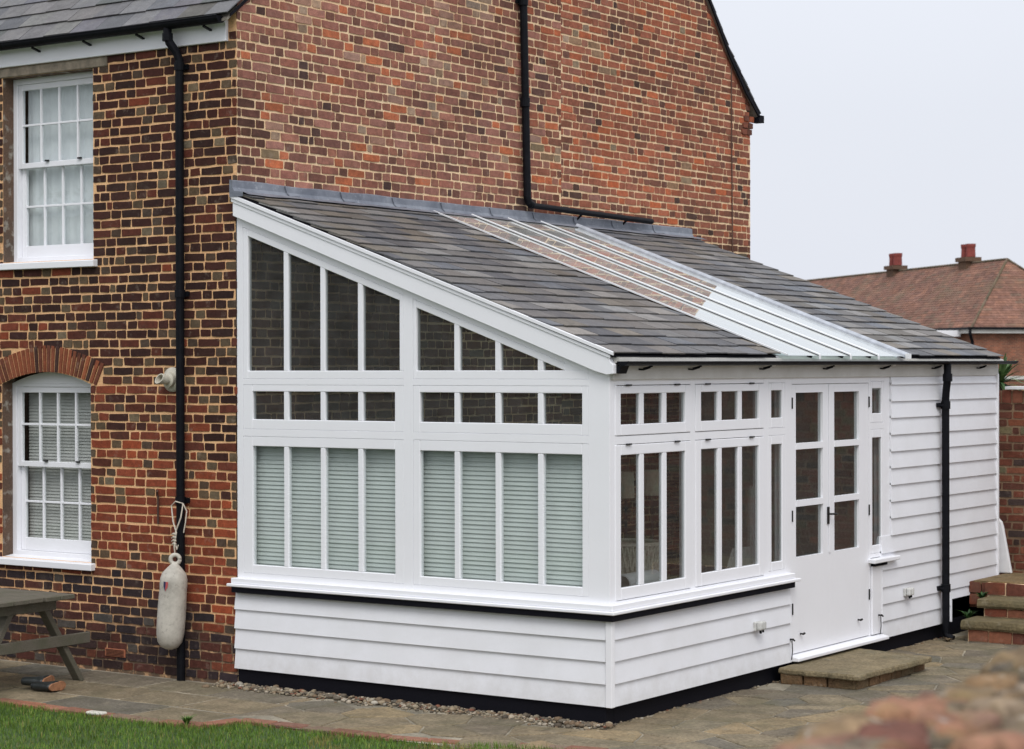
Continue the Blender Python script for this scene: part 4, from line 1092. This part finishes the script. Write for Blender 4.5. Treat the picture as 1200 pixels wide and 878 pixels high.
# brick edging between the paving and the lawn
mb = MB()
ed = [(-9, -1.545), (-1.0, -1.56), (0.7, -1.56), (1.05, -1.50), (1.12, -1.20), (1.7, -1.165), (2.4, -1.165), (2.95, -1.05), (3.35, -0.88), (3.9, -0.80), (4.7, -1.1)]
rr = random.Random(9)
for (p, q) in zip(ed, ed[1:]):
    d = Vector((q[0]-p[0], q[1]-p[1], 0)); l = d.length; d.normalize(); s_ = Vector((-d.y, d.x, 0)); n = max(1, int(l/0.225))
    for k in range(n):
        c0 = Vector((p[0], p[1], GZ-0.014))+d*(l*(k+0.5)/n)+s_*rr.uniform(-.008, .008)
        a = rr.uniform(-0.05, 0.05); dd = Vector((d.x*math.cos(a)-d.y*math.sin(a), d.x*math.sin(a)+d.y*math.cos(a), 0)); ss = Vector((-dd.y, dd.x, 0))
        mb.obox(c0, dd*(l/n/2-0.006), ss*0.062, Vector((0, 0, 0.022+rr.uniform(-.004, .004))), jit(pick([(3, (150, 104, 84)), (2, (136, 96, 80)), (1, (124, 104, 88))], rr.random())))
tag(mb.build('brick_edging', BRICKMAT, bevel=0.005), kind='structure')
# pebbles
def blob(mb, c, r, col, sq=0.7, rr=R_, lat=5, lon=8, amp=0.25):
    sd = Vector((rr.uniform(0, 99), rr.uniform(0, 99), rr.uniform(0, 99))); vs = []; fs = []
    sx_, sy_, sz_ = r*rr.uniform(0.8, 1.3), r*rr.uniform(0.8, 1.3), r*sq*rr.uniform(0.8, 1.1)
    rot = rr.uniform(0, 6.28); cr, sr = math.cos(rot), math.sin(rot)
    for i in range(lat+1):
        th_ = math.pi*i/lat
        for j in range(lon):
            ph = 2*math.pi*j/lon; v = Vector((math.sin(th_)*math.cos(ph), math.sin(th_)*math.sin(ph), math.cos(th_)))
            k = 1+amp*noise.noise(v*1.7+sd); x, y, z = v.x*sx_*k, v.y*sy_*k, v.z*sz_*k
            vs.append((c[0]+x*cr-y*sr, c[1]+x*sr+y*cr, c[2]+z))
    for i in range(lat):
        for j in range(lon): fs.append((i*lon+j, (i+1)*lon+j, (i+1)*lon+(j+1) % lon, i*lon+(j+1) % lon))
    mb.add(vs, fs, col)
mb = MB()
PC = [(3, (140, 128, 108)), (2, (120, 102, 82)), (2, (100, 92, 80)), (1.0, (170, 160, 144)), (0.6, (122, 82, 64)), (1, (80, 72, 62))]
for k in range(1500):
    x = U(-0.15, W+0.05); y = -0.015-abs(R_.gauss(0, 0.085))
    if y < -0.24: continue
    r = U(0.007, 0.016) if U(0, 1) < 0.93 else U(0.018, 0.030)
    blob(mb, (x, y, GZ-0.004+r*0.35+max(0, 0.02+y*0.1)), r, jit(pick(PC, U(0, 1)), 0.1), lat=4, lon=6)
for k in range(140):
    x = U(W-0.03, W+0.02); y = U(0, 5.8); blob(mb, (x, y, GZ+0.002), U(0.008, 0.018), jit(pick(PC, U(0, 1)), 0.1), lat=4, lon=6)
tag(mb.build('pebbles', PEBBLEMAT, smooth=True), 'loose small pebbles along the foot of the black plinth', 'pebbles', kind='stuff')
# grass
def lawn_edge(x):
    pts = [(-30, -1.64), (0.7, -1.64), (1.10, -1.58), (1.20, -1.28), (2.4, -1.25), (2.95, -1.13), (3.4, -0.96), (3.9, -0.88), (4.7, -1.2), (5.2, -1.5), (30, -1.5)]
    for (a, ya), (b_, yb) in zip(pts, pts[1:]):
        if a <= x <= b_: return ya+(yb-ya)*(x-a)/(b_-a)
    return -1.6
sheet('lawn', [(-14, -11), (9, -11), (9, -1.5), (5.2, -1.5), (4.7, -1.2), (3.9, -0.9), (3.4, -0.98), (2.95, -1.15), (2.4, -1.27), (1.2, -1.30), (1.1, -1.6), (0.7, -1.66), (-14, -1.66)], GZ-0.006, LAWNBASE)
mb = MB(); rr = random.Random(21); rnd = rr.random
GC = [(3, (98, 130, 54)), (3, (112, 142, 64)), (1.5, (80, 110, 46)), (0.8, (138, 148, 82)), (0.4, (150, 140, 96))]
def blade(x, y, h, col):
    a = rnd()*6.28; dx, dy = math.cos(a), math.sin(a); w = 0.0014+rnd()*0.0012; b2 = h*(0.2+0.7*rnd())
    mb.add([(x-dy*w, y+dx*w, GZ-0.006), (x+dy*w, y-dx*w, GZ-0.006), (x+dx*b2*.4+dy*w*.7, y+dy*b2*.4-dx*w*.7, GZ+h*0.6), (x+dx*b2*.4-dy*w*.7, y+dy*b2*.4+dx*w*.7, GZ+h*0.6), (x+dx*b2, y+dy*b2, GZ+h)],
           [(0, 1, 2, 3), (3, 2, 4)], col)
for k in range(52000):
    x = -2.6+7.6*rnd(); e = lawn_edge(x); d = rnd()**1.2*(1.9 if x < 4 else 0.9)
    y = e-d-0.035+0.02*noise.noise(Vector((x*9, 0, 0)))
    h = (0.014+0.020*rnd())*(1.0+0.5*noise.noise(Vector((x*2, y*2, 1))))
    if d < 0.08: h *= 1.35
    if rnd() < 0.02: y += 0.07*rnd(); h *= 1.3
    c = pick(GC, rnd()); l = lin(c); f = 0.78+0.22*noise.noise(Vector((x*3, y*3, 0)))+0.15*rnd()
    if x > 1.6 and d < 0.5 and noise.noise(Vector((x*2.5, y*2.5, 7))) > 0.22 and rnd() < .6: l = lin((140, 132, 82))
    blade(x, y, h, (l[0]*f, l[1]*f, l[2]*f*0.8, 1))
for k in range(9000):
    x = -25+50*rnd(); y = lawn_edge(x)-1.6-rnd()*7
    c = lin(pick(GC, rnd())); blade(x, y, 0.03+0.03*rnd(), (c[0]*.6, c[1]*.6, c[2]*.5, 1))
tag(mb.build('grass', GRASSMAT), 'short green lawn grass in front of the paving', 'grass', kind='stuff')
# small white flint on the edging
mb = MB(); mb.obox((0.10, -1.60, GZ+0.01), (0.075, 0.01, 0), (-0.006, 0.035, 0), (0, 0, 0.012))
tag(mb.build('stone_chip', m_plain('white_flint', (0.55, 0.53, 0.47, 1), 0.8), bevel=0.008, origin=(0.1, -1.6, GZ)), 'flat pale stone lying on the lawn edge left of the garden room', 'stone')

# doorstep
t = thing('doorstep', (3.82, 3.1, GZ), 'broad low sandstone doorstep in front of the white double door', 'doorstep')
mb = MB()
out = []
cor = [(3.455, 2.44), (4.165, 2.40), (4.205, 3.72), (3.47, 3.86)]
for i in range(4):
    p, q = cor[i], cor[(i+1) % 4]; n = 16
    for k in range(n): out.append((p[0]+(q[0]-p[0])*k/n+U(-.009, .009), p[1]+(q[1]-p[1])*k/n+U(-.009, .009)))
n = len(out); cx, cy = 3.82, 3.1; vs = []
for (dz, s_) in ((0.028, 0.992), (0.036, 1.0), (0.058, 1.0), (0.070, 0.985)):
    for x, y in out: vs.append((cx+(x-cx)*s_, cy+(y-cy)*s_, dz+U(-.002, .002)))
fs = [[i for i in range(n)][::-1], [3*n+i for i in range(n)]]
for r in range(3): fs += [(r*n+i, r*n+(i+1) % n, (r+1)*n+(i+1) % n, (r+1)*n+i) for i in range(n)]
mb.add(vs, fs, jit((138, 124, 96), 0.03)); mb.build('slab', STONEMAT, t)
mb = MB()
y = 2.47
while y < 3.70:
    w = U(0.17, 0.27); mb.obox((4.09, y+w/2, 0.0-0.012), (0.035+U(0, .008), 0, 0), (0, w/2-0.007, 0), (0, 0, 0.043), jit((120, 94, 68))); y += w
x = 3.47
while x < 4.03:
    w = min(U(0.2, 0.3), 4.12-x); mb.obox((x+w/2, 2.485, -0.012), (w/2-0.007, 0, 0), (0, 0.03+U(0, .006), 0), (0, 0, 0.043), jit((118, 92, 66))); x += w
mb.box(3.45, 4.06, 2.50, 3.80, GZ-0.02, 0.026, jit((80, 70, 55)))
mb.build('base_stones', STONEMAT, t, bevel=0.010, seg=2)

# garden steps
t = thing('garden_steps', (4.6, 6.0, GZ), 'brick and worn stone garden steps climbing past the end of the garden room', 'steps')
def course_row(mb, x0, x1, yf, z0, z1, n=1, colr=((132, 78, 60), (112, 66, 52), (142, 92, 70))):
    ch = (z1-z0)/n
    for r in range(n):
        x = x0-(0.1 if r % 2 else 0)
        while x < x1:
            w = U(0.19, 0.23); a, b_ = max(x, x0), min(x+w-0.012, x1)
            if b_-a > 0.04: add_brick(mb, lambda u, v, d: (u, yf-d, v), a, b_, z0+r*ch+.005, z0+(r+1)*ch-.005, jit(colr[int(U(0, 2.99))], 0.12), face=0.012)
            x += w
def nosing(mb, x0, x1, y0, y1, z0, z1, col):
    n = 14; rows = [(0.0, 0.0), (0.02, -0.012), (0.03, -0.022)]
    prof = [(0.012, 0.0), (0.0, 0.02), (0.0, (z1-z0)*0.6), (0.012, (z1-z0)*0.92), (0.035, z1-z0)]
    vs = []; m_n = len(prof)+2
    for k in range(n+1):
        x = x0+(x1-x0)*k/n; j = 0.010*noise.noise(Vector((x*3, y0, z0)))
        for (dy, dz) in prof: vs.append((x, y0+dy+j+U(-.003, .003), z0+dz+j*0.6))
        vs.append((x, y1, z1)); vs.append((x, y1, z0))
    fs = [(k*m_n+i, k*m_n+(i+1) % m_n, (k+1)*m_n+(i+1) % m_n, (k+1)*m_n+i) for k in range(n) for i in range(m_n)]
    fs += [list(range(m_n)), [n*m_n+i for i in range(m_n)]]
    mb.add(vs, fs, col)
steps = [(5.64, 3.70, GZ, 0.062, 0.145), (5.97, 3.72, 0.145, 0.225, 0.305), (6.30, 3.62, 0.305, 0.425, None)]
for (yf, xl, z0, z1, zt) in steps:
    mb = MB(); course_row(mb, xl+0.03 if zt else xl, 6.8, yf, z0, z1, 1)
    mb.build('brick_riser', BRICKMAT, t)
mb = MB()
for (yf, xl, z0, z1, zt) in steps: mb.box(xl+0.02, 6.82, yf+0.001, 7.5, z0-0.02 if z0 > 0 else GZ-0.02, z1-0.003)
mb.build('core', MORT_G, t)
for (yf, xl, z0, z1, zt) in steps:
    if zt:
        mb = MB(); nosing(mb, xl-0.03, 6.8, yf-0.045, yf+0.33, z1, zt, jit((116, 104, 76), 0.04)); mb.build('tread', STONEMAT, t)
mb = MB(); mb.box(3.50, 6.82, 6.32, 7.3, 0.40, 0.432, jit((126, 108, 78))); mb.build('landing', STONEMAT, t)
mb = MB()   # jamb bricks against the plinth
course_row(mb, 3.455, 3.74, 6.33, 0.20, 0.425, 2); mb.box(3.45, 3.75, 6.34, 7.0, 0.18, 0.42, jit((110, 70, 50))); mb.build('side_bricks', BRICKMAT, t)
# weeds at the foot of the plinth
def tuft(x, y, z, n, hmin, hmax, lab, cols, wd=0.010, name='weed', cat='weed', group=None, spread=1.0, mat_=None):
    m = MB()
    for k in range(n):
        a = U(0, 6.28); h = U(hmin, hmax); b2 = h*U(0.3, 1.0)*spread; dx, dy = math.cos(a), math.sin(a)
        pts = [Vector((x+dx*b2*t_*t_*0.9+dx*0.01, y+dy*b2*t_*t_*0.9+dy*0.01, z+h*(t_-0.28*t_*t_*t_*spread))) for t_ in (0, .25, .5, .75, 1)]
        s_ = Vector((-dy, dx, 0)); ws = [wd*.6, wd, wd, wd*.7, wd*.08]
        vs = [p+s_*w for p, w in zip(pts, ws)]+[p-s_*w for p, w in zip(pts, ws)]
        m.add(vs, [(i, i+1, 6+i, 5+i) for i in range(4)], jit(pick(cols, U(0, 1)), 0.15))
    o = m.build(name, LEAFMAT, None, origin=(x, y, z)); return tag(o, lab, cat, group)
WC = [(3, (52, 84, 44)), (2, (66, 100, 50)), (1, (40, 66, 38))]
tuft(3.60, 5.95, 0.10, 46, 0.06, 0.14, 'clump of small green weeds on the stone step against the black plinth', WC, 0.012)
tuft(3.62, 6.22, 0.26, 34, 0.06, 0.12, 'smaller green weed clump higher beside the brick riser', WC, 0.012)
tuft(3.58, 5.52, GZ, 16, 0.02, 0.07, 'few dry leaves at the foot of the steps', [(1, (120, 100, 72)), (1, (90, 74, 54))], 0.012, 'leaf_litter', 'dead leaves', spread=2.0)
tuft(0.95, -1.57, GZ, 90, 0.04, 0.10, 'taller tuft of grass at the notch in the lawn edge', [(1, (70, 104, 38)), (1, (84, 118, 44))], 0.004, 'grass_tuft', 'grass tuft')
# high garden wall beyond
t = thing('garden_wall', (5.5, 7.25, GZ), 'old red brick garden wall at the right edge behind the steps', 'brick wall')
mb = MB()
def gw_col(u, v, h): return jit(pick([(4, (118, 68, 52)), (2.5, (98, 60, 48)), (1.5, (130, 80, 60)), (1, (70, 56, 52)), (0.7, (112, 102, 76))], U(0, 1)), 0.12)
flemish(mb, lambda u, v, d: (u, 7.25-d, v), 3.3, 15.0, 0.38, 2.06, gw_col, course=0.077, jt=0.017, seed=31)
x = 3.3
while x < 15.0:
    add_brick(mb, lambda u, v, d: (u, 7.25-d, v), x, x+0.098, 2.075, 2.20, gw_col(0, 0, 0), face=0.012); x += 0.112
mb.build('wall_bricks', BRICKMAT, t)
mb = MB(); mb.box(3.3, 15.0, 7.25, 7.47, GZ, 2.19); mb.build('mortar', m_mortar('dull_old_mortar', (0.30, 0.20, 0.12, 1), (0.13, 0.08, 0.05, 1))[0], t)
mb = MB(); mb.box(3.46, 15.0, 7.20, 7.50, 2.205, 2.235); mb.build('coping', PLASTIC_W, t, bevel=0.004)
# white panel leaning in the corner
m = MB()
oc = [(3.05, 0.435), (3.575, 0.435), (3.49, 0.88), (3.475, 0.93), (3.44, 0.965), (3.39, 0.98), (3.18, 0.985), (3.10, 0.95)]
m.prism(oc, 'y', 7.075, 7.115)
tag(m.build('white_panel', PLASTIC_W, None, bevel=0.014, seg=3, origin=(3.3, 7.1, 0.435)), 'white rounded plastic panel leaning behind the far corner of the garden room', 'panel')
# palm-like plant above the wall
t = thing('cordyline', (2.95, 8.7, GZ), 'spiky green plant showing over the wall beside the far gutter end', 'plant')
m = MB(); m.tube([(2.75, 8.7, GZ), (2.78, 8.7, 1.2), (2.82, 8.7, 2.25)], 0.06, 10); m.build('trunk', BARK, t)
m = MB()
for k in range(110):
    a = U(0, 6.28); el = U(-0.5, 1.35); ln = U(0.32, 0.52); dx, dy = math.cos(a)*math.cos(el), math.sin(a)*math.cos(el)
    base = Vector((2.82, 8.7, 2.25)); pts = []
    for t_ in (0, .3, .6, .85, 1): pts.append(base+Vector((dx, dy, math.sin(el)))*ln*t_-Vector((0, 0, 0.16*t_*t_*ln/0.5)))
    s_ = Vector((-math.sin(a), math.cos(a), 0)); ws = [0.010, 0.016, 0.015, 0.009, 0.001]
    m.add([p+s_*w for p, w in zip(pts, ws)]+[p-s_*w for p, w in zip(pts, ws)], [(i, i+1, 6+i, 5+i) for i in range(4)], jit(pick([(2, (84, 112, 66)), (1, (112, 136, 84)), (1, (60, 90, 52))], U(0, 1)), 0.1))
m.build('leaves', LEAFMAT, t)

# ================================================================== FAR HOUSE
C0 = Vector((11.106, -12.321, 0)); uu = Vector((-0.747, 0.665, 0)).normalized(); vv = Vector((uu.y, -uu.x, 0))
if vv.y < 0: vv = -vv
P0 = C0+Vector((-0.3788, 0.9255, 0))*95
t = thing('far_house', (P0.x, P0.y, GZ), 'distant brick house with a hipped clay tile roof and two chimneys', 'house')
EZ2 = 4.10; HW = 3.55; LN = 34; RZ = 7.35; ov = 0.3
def FP(u, v, z): q = P0+uu*u+vv*v; return Vector((q.x, q.y, z))
mb = MB()
c4 = [(ov, ov), (ov, 2*HW-ov), (LN-ov, 2*HW-ov), (LN-ov, ov)]
FWALL, nt, b = mat('far_brick')
bt = N(nt, 'TexBrick'); bt.inputs['Scale'].default_value = 1.0; bt.inputs['Brick Width'].default_value = 0.225; bt.inputs['Row Height'].default_value = 0.075; bt.inputs['Mortar Size'].default_value = 0.008
bt.inputs['Color1'].default_value = lin((150, 92, 70)); bt.inputs['Color2'].default_value = lin((118, 78, 64)); bt.inputs['Mortar'].default_value = lin((150, 120, 96)); bt.offset = 0.5
gm = N(nt, 'NewGeometry'); dtp = N(nt, 'VectorMath', operation='DOT_PRODUCT'); nt.links.new(gm.outputs['Position'], dtp.inputs[0]); dtp.inputs[1].default_value = tuple(uu+vv)
sxyz = N(nt, 'SeparateXYZ'); nt.links.new(gm.outputs['Position'], sxyz.inputs[0]); cx_ = N(nt, 'CombineXYZ'); nt.links.new(dtp.outputs['Value'], cx_.inputs[0]); nt.links.new(sxyz.outputs[2], cx_.inputs[1]); nt.links.new(cx_.outputs[0], bt.inputs['Vector'])
cc = mixc(nt, 1.0, bt.outputs['Color'], ramp(nt, noi(nt, 1.3, 5, 0.7), [(0.3, g(0.62)), (0.7, g(1.2))]), 'MULTIPLY'); nt.links.new(cc, b.inputs['Base Color']); b.inputs['Roughness'].default_value = 0.9
for i in range(4):
    a, b_ = c4[i], c4[(i+1) % 4]; mb.add([FP(*a, GZ-1), FP(*b_, GZ-1), FP(*b_, EZ2-0.02), FP(*a, EZ2-0.02)], [(0, 1, 2, 3)])
mb.build('wall', FWALL, t)
# tiled hips: rows of tiles as stepped strips
TC = [(3, (132, 98, 84)), (2.5, (126, 94, 82)), (1.5, (138, 102, 86)), (1, (122, 98, 84))]
mb = MB()
A = FP(HW, HW, RZ); B = FP(LN-HW, HW, RZ)
def slope(p0, p1, q0, q1, nrow=28):
    """p eave ends, q ridge ends"""
    for r in range(nrow):
        t0, t1 = r/nrow, (r+1)/nrow
        a0, a1 = p0.lerp(q0, t0), p1.lerp(q1, t0); b0, b1 = p0.lerp(q0, t1), p1.lerp(q1, t1)
        nn_ = (a1-a0).cross(b0-a0 if (b0-a0).length > 1e-6 else b1-a0).normalized()
        if nn_.z < 0: nn_ = -nn_
        n = max(1, int((a1-a0).length/0.5)); off = 0.5*(r % 2)
        for k in range(n):
            s0, s1 = k/n, (k+1)/n
            mb.add([a0.lerp(a1, s0)+nn_*0.012, a0.lerp(a1, s1)+nn_*0.012, b0.lerp(b1, s1), b0.lerp(b1, s0), a0.lerp(a1, s0), a0.lerp(a1, s1)], [(0, 1, 2, 3), (4, 5, 1, 0)], jit(pick(TC, U(0, 1)), 0.07))
e = [FP(0, 0, EZ2), FP(0, 2*HW, EZ2), FP(LN, 2*HW, EZ2), FP(LN, 0, EZ2)]
slope(e[0], e[1], A, A); slope(e[3], e[0], B, A); slope(e[1], e[2], A, B); slope(e[2], e[3], B, B)
r_o = mb.build('roof', TILEMAT, t)
mb = MB()
MOSS = [(1, (116, 100, 84)), (1, (104, 94, 76))]
for (p, q) in ((e[0], A), (e[1], A), (A, B), (e[2], B), (e[3], B)):
    n = int((q-p).length/0.33)
    for k in range(n):
        mb.tube([p.lerp(q, k/n)+Vector((0, 0, .02)), p.lerp(q, (k+0.95)/n)+Vector((0, 0, .03))], 0.06, 6, jit(pick(MOSS, U(0, 1))))
mb.build('ridge_tile', TILEMAT, r_o)
mb = MB()
for (p, q) in ((e[0], e[1]), (e[3], e[0])):
    mb.beam(p-Vector((0, 0, 0.12)), q-Vector((0, 0, 0.12)), 0.05, 0.17)
mb.build('fascia', OLDWHITE, t)
mb = MB()
for (p, q) in ((e[0], e[1]), (e[3], e[0])):
    d_ = (q-p).normalized(); o_ = d_.cross(Vector((0, 0, 1))); o_ = o_ if (C0-p).dot(o_) > 0 else -o_
    mb.beam(p+o_*0.08+Vector((0, 0, 0.015)), q+o_*0.08+Vector((0, 0, 0.015)), 0.12, 0.10)
mb.tube([FP(-0.1, -0.1, EZ2), FP(-0.1, -0.1, EZ2-0.25), FP(0.12, 0.12, EZ2-0.6), FP(0.2, 0.2, -0.5)], 0.07, 8)
mb.build('gutter', BLACKPL, t)
TERRA = m_plain('terracotta_pot', (0.22, 0.045, 0.035, 1), 0.8, 0, 0.2, 3, 0.3)
for l in (4.0+HW, 12.4+HW):
    mb = MB(); c_ = FP(l, HW, RZ)
    for (hz, zz, hh) in ((0.42, -0.4, 0.62), (0.55, 0.10, 0.20)):
        mb.obox(c_+Vector((0, 0, zz+hh/2)), uu*hz, vv*0.32*hz/0.42, Vector((0, 0, hh/2)), jit((104, 82, 66)))
    st = mb.build('chimney', BRICKMAT, r_o)
for l in (4.0+HW, 12.4+HW):
    for s_ in (-1, 1):
        mb = MB(); c_ = FP(l, HW, RZ+0.32)+uu*s_*0.26
        mb.lathe([(0.23, 0.0), (0.215, 0.40), (0.24, 0.52), (0.24, 0.62), (0.18, 0.62), (0.17, 0.1)], c_, seg=14); mb.build('chimney_pot', TERRA, r_o)
mb = MB(); mb.obox(FP(1.6, -0.9, EZ2-0.20), uu*0.55, vv*0.9, Vector((0, 0, 0.14))); mb.build('porch_roof', WHITE, t)
mb = MB(); mb.obox(FP(0.26, 4.0, 1.92), uu*0.05, vv*3.2, Vector((0, 0, 0.07))); mb.build('sill_band', OLDWHITE, t)

# ================================================================== NEAR RUBBLE WALL (out of focus, by the camera)
yaw = -0.603186522
Fv = Vector((math.sin(yaw), math.cos(yaw), 0)); Rv = Vector((math.cos(yaw), -math.sin(yaw), 0))
def CP(f, r, z): q = C0+Fv*f+Rv*r; return Vector((q.x, q.y, z))
NWa, NWb = CP(1.9, -0.04, 0), CP(4.0, 1.10, 0)
dW = (NWb-NWa).normalized(); sW = Vector((dW.y, -dW.x, 0))
if sW.dot(Rv) < 0: sW = -sW
t = thing('rubble_wall', (NWa.x, NWa.y, GZ), 'blurred lichen covered brick and stone wall top in the near right corner', 'stone wall')
mb = MB(); lw = (NWb-NWa).length
def rock(mb, c, dx_, dy_, r, col, rr):
    lat, lon = 8, 14; sd = Vector((rr.uniform(0, 99), rr.uniform(0, 99), rr.uniform(0, 99))); vs = []; fs = []
    lx, ly, lz = r*rr.uniform(1.1, 1.9), r*rr.uniform(0.8, 1.1), r*rr.uniform(0.5, 1.0)
    a = rr.uniform(-0.35, 0.35); tl = rr.uniform(-0.2, 0.2); d1 = dx_*math.cos(a)+dy_*math.sin(a); d2 = dy_*math.cos(a)-dx_*math.sin(a)
    for i in range(lat+1):
        t1 = math.pi*i/lat
        for j in range(lon):
            ph = 2*math.pi*j/lon; v = Vector((math.sin(t1)*math.cos(ph), math.sin(t1)*math.sin(ph), math.cos(t1)))
            w_ = Vector([math.copysign(abs(q)**0.55, q) for q in v]); k = 1+0.28*noise.noise(v*2.2+sd)+0.10*noise.noise(v*6+sd)
            q = Vector(c)+d1*(w_.x*lx*k)+d2*(w_.y*ly*k)+Vector((0, 0, w_.z*lz*k+tl*w_.x*lx*0.4)); vs.append(q)
    for i in range(lat):
        for j in range(lon): fs.append((i*lon+j, (i+1)*lon+j, (i+1)*lon+(j+1) % lon, i*lon+(j+1) % lon))
    mb.add(vs, fs, col)
c_ = (NWa+NWb)/2+sW*0.22; mb.obox((c_.x, c_.y, (GZ+1.90)/2), dW*lw/2, sW*0.20, Vector((0, 0, (1.90-GZ)/2)), jit((104, 84, 66)))
mb.build('wall_core', RUBBLEMAT, t)
mb = MB(); rr = random.Random(4)
RC = [(2.0, (146, 110, 92)), (3, (138, 120, 100)), (2, (140, 116, 88)), (1.8, (108, 96, 82)), (0.8, (162, 148, 128)), (0.8, (128, 88, 76))]
for row in range(5):
    x = 0.0
    while x < lw:
        r = rr.uniform(0.03, 0.058)
        p = NWa+dW*(x)+sW*(0.05+row*0.09+rr.uniform(-.02, .02))
        hgt = 1.955-0.066*x/lw+0.016*noise.noise(Vector((x*3, row*0.7, 0)))+ (0.010 if row in (1, 2, 3) else 0)
        rock(mb, (p.x, p.y, hgt), dW, sW, r, jit(pick(RC, rr.random()), 0.15), rr)
        x += r*1.5
mb.build('coping_stones', RUBBLEMAT, t, smooth=True)

# ================================================================== unseen hedge, added to darken the reflections in the side panes
t = thing('reflection_hedge', (-18, -22, GZ), 'tall dark hedge out of view, added for the glazed side to mirror', 'hedge')
mb = MB(); HA, HB = Vector((-34, -10, 0)), Vector((2, -30, 0)); dH = (HB-HA).normalized(); sH = Vector((-dH.y, dH.x, 0)); lH = (HB-HA).length
c_ = (HA+HB)/2; mb.obox((c_.x, c_.y, 2.7), dH*lH/2, sH*0.9, (0, 0, 2.75)); mb.build('hedge_core', BARK, t)  # solid block added to keep sky out of the mirrored view
mb = MB(); rr = random.Random(3)
for k in range(26000):
    u = rr.uniform(0, lH); z = 6.0*rr.random(); p = HA+dH*u+sH*(0.95+0.35*rr.random())+Vector((0, 0, z))
    a = Vector((rr.gauss(0, 1), rr.gauss(0, 1), rr.gauss(0, 1))).normalized(); b2 = a.orthogonal().normalized(); s_ = rr.uniform(0.05, 0.11)
    mb.add([p-a*s_, p+b2*s_*.6, p+a*s_, p-b2*s_*.6], [(0, 1, 2, 3)], jit(pick([(2, (62, 74, 50)), (1, (78, 84, 60)), (1, (50, 58, 42))], rr.random()), 0.15))
mb.build('foliage', LEAFMAT, t)

# ================================================================== SKY, SUN, CAMERA
w = bpy.data.worlds.new('World'); S.world = w; w.use_nodes = True; nt = w.node_tree; nt.nodes.clear()
out = N(nt, 'OutputWorld'); bg = N(nt, 'Background'); sky = N(nt, 'TexSky'); sky.sky_type = 'NISHITA'; sky.sun_disc = False
SUN_DIR = Vector((0.80, -0.90, 1.45)).normalized()
sky.sun_elevation = math.asin(SUN_DIR.z); sky.sun_rotation = math.atan2(SUN_DIR.x, SUN_DIR.y)
sky.dust_density = 6; sky.air_density = 1.5
tc = N(nt, 'TexCoord'); sp = N(nt, 'SeparateXYZ'); nt.links.new(tc.outputs['Generated'], sp.inputs[0])
BGS = 0.10
oc = ramp(nt, sp.outputs[2], [(0.0, (6.3, 6.55, 7.2, 1)), (0.12, (6.3, 6.55, 7.2, 1)), (0.6, (8.6, 8.8, 9.4, 1)), (1.0, (11.0, 11.2, 11.7, 1))])
cn = N(nt, 'TexNoise'); cn.inputs['Scale'].default_value = 2.2; cn.inputs['Detail'].default_value = 5; nt.links.new(tc.outputs['Generated'], cn.inputs['Vector'])
oc = mixc(nt, 1.0, oc, ramp(nt, cn.outputs['Fac'], [(0.3, g(0.97)), (0.7, g(1.03))]), 'MULTIPLY')
mx = mixc(nt, 0.93, sky.outputs[0], oc)
nt.links.new(mx, bg.inputs[0]); bg.inputs[1].default_value = BGS; nt.links.new(bg.outputs[0], out.inputs[0])
sl = bpy.data.lights.new('sun', 'SUN'); sl.energy = 1.15; sl.angle = math.radians(28); sl.color = (1.0, 0.985, 0.955)
so = bpy.data.objects.new('sun', sl); COL.objects.link(so); so.rotation_euler = SUN_DIR.to_track_quat('Z', 'Y').to_euler()

cam = bpy.data.cameras.new('camera'); co = bpy.data.objects.new('camera', cam); COL.objects.link(co); S.camera = co
pitch, roll = -0.00338061611, -0.00216230031
f_ = Vector((math.sin(yaw)*math.cos(pitch), math.cos(yaw)*math.cos(pitch), math.sin(pitch)))
r0 = Vector((math.cos(yaw), -math.sin(yaw), 0)); u0 = r0.cross(f_)
r2 = r0*math.cos(roll)+u0*math.sin(roll); u2 = -r0*math.sin(roll)+u0*math.cos(roll)
M = Matrix((( r2.x, u2.x, -f_.x, 11.10625), (r2.y, u2.y, -f_.y, -12.32115), (r2.z, u2.z, -f_.z, 2.43), (0, 0, 0, 1)))
co.matrix_world = M
cam.sensor_width = 36; cam.lens = 2467.8/1200*36; cam.clip_end = 2000; cam.clip_start = 0.1
cam.dof.use_dof = True; cam.dof.focus_distance = 16.5; cam.dof.aperture_fstop = 5.6

S.view_settings.view_transform = 'Standard'; S.view_settings.look = 'None'; S.view_settings.gamma = 1; S.view_settings.exposure = 0.39
S.cycles.max_bounces = 8; S.cycles.transparent_max_bounces = 12; S.cycles.use_denoising = True
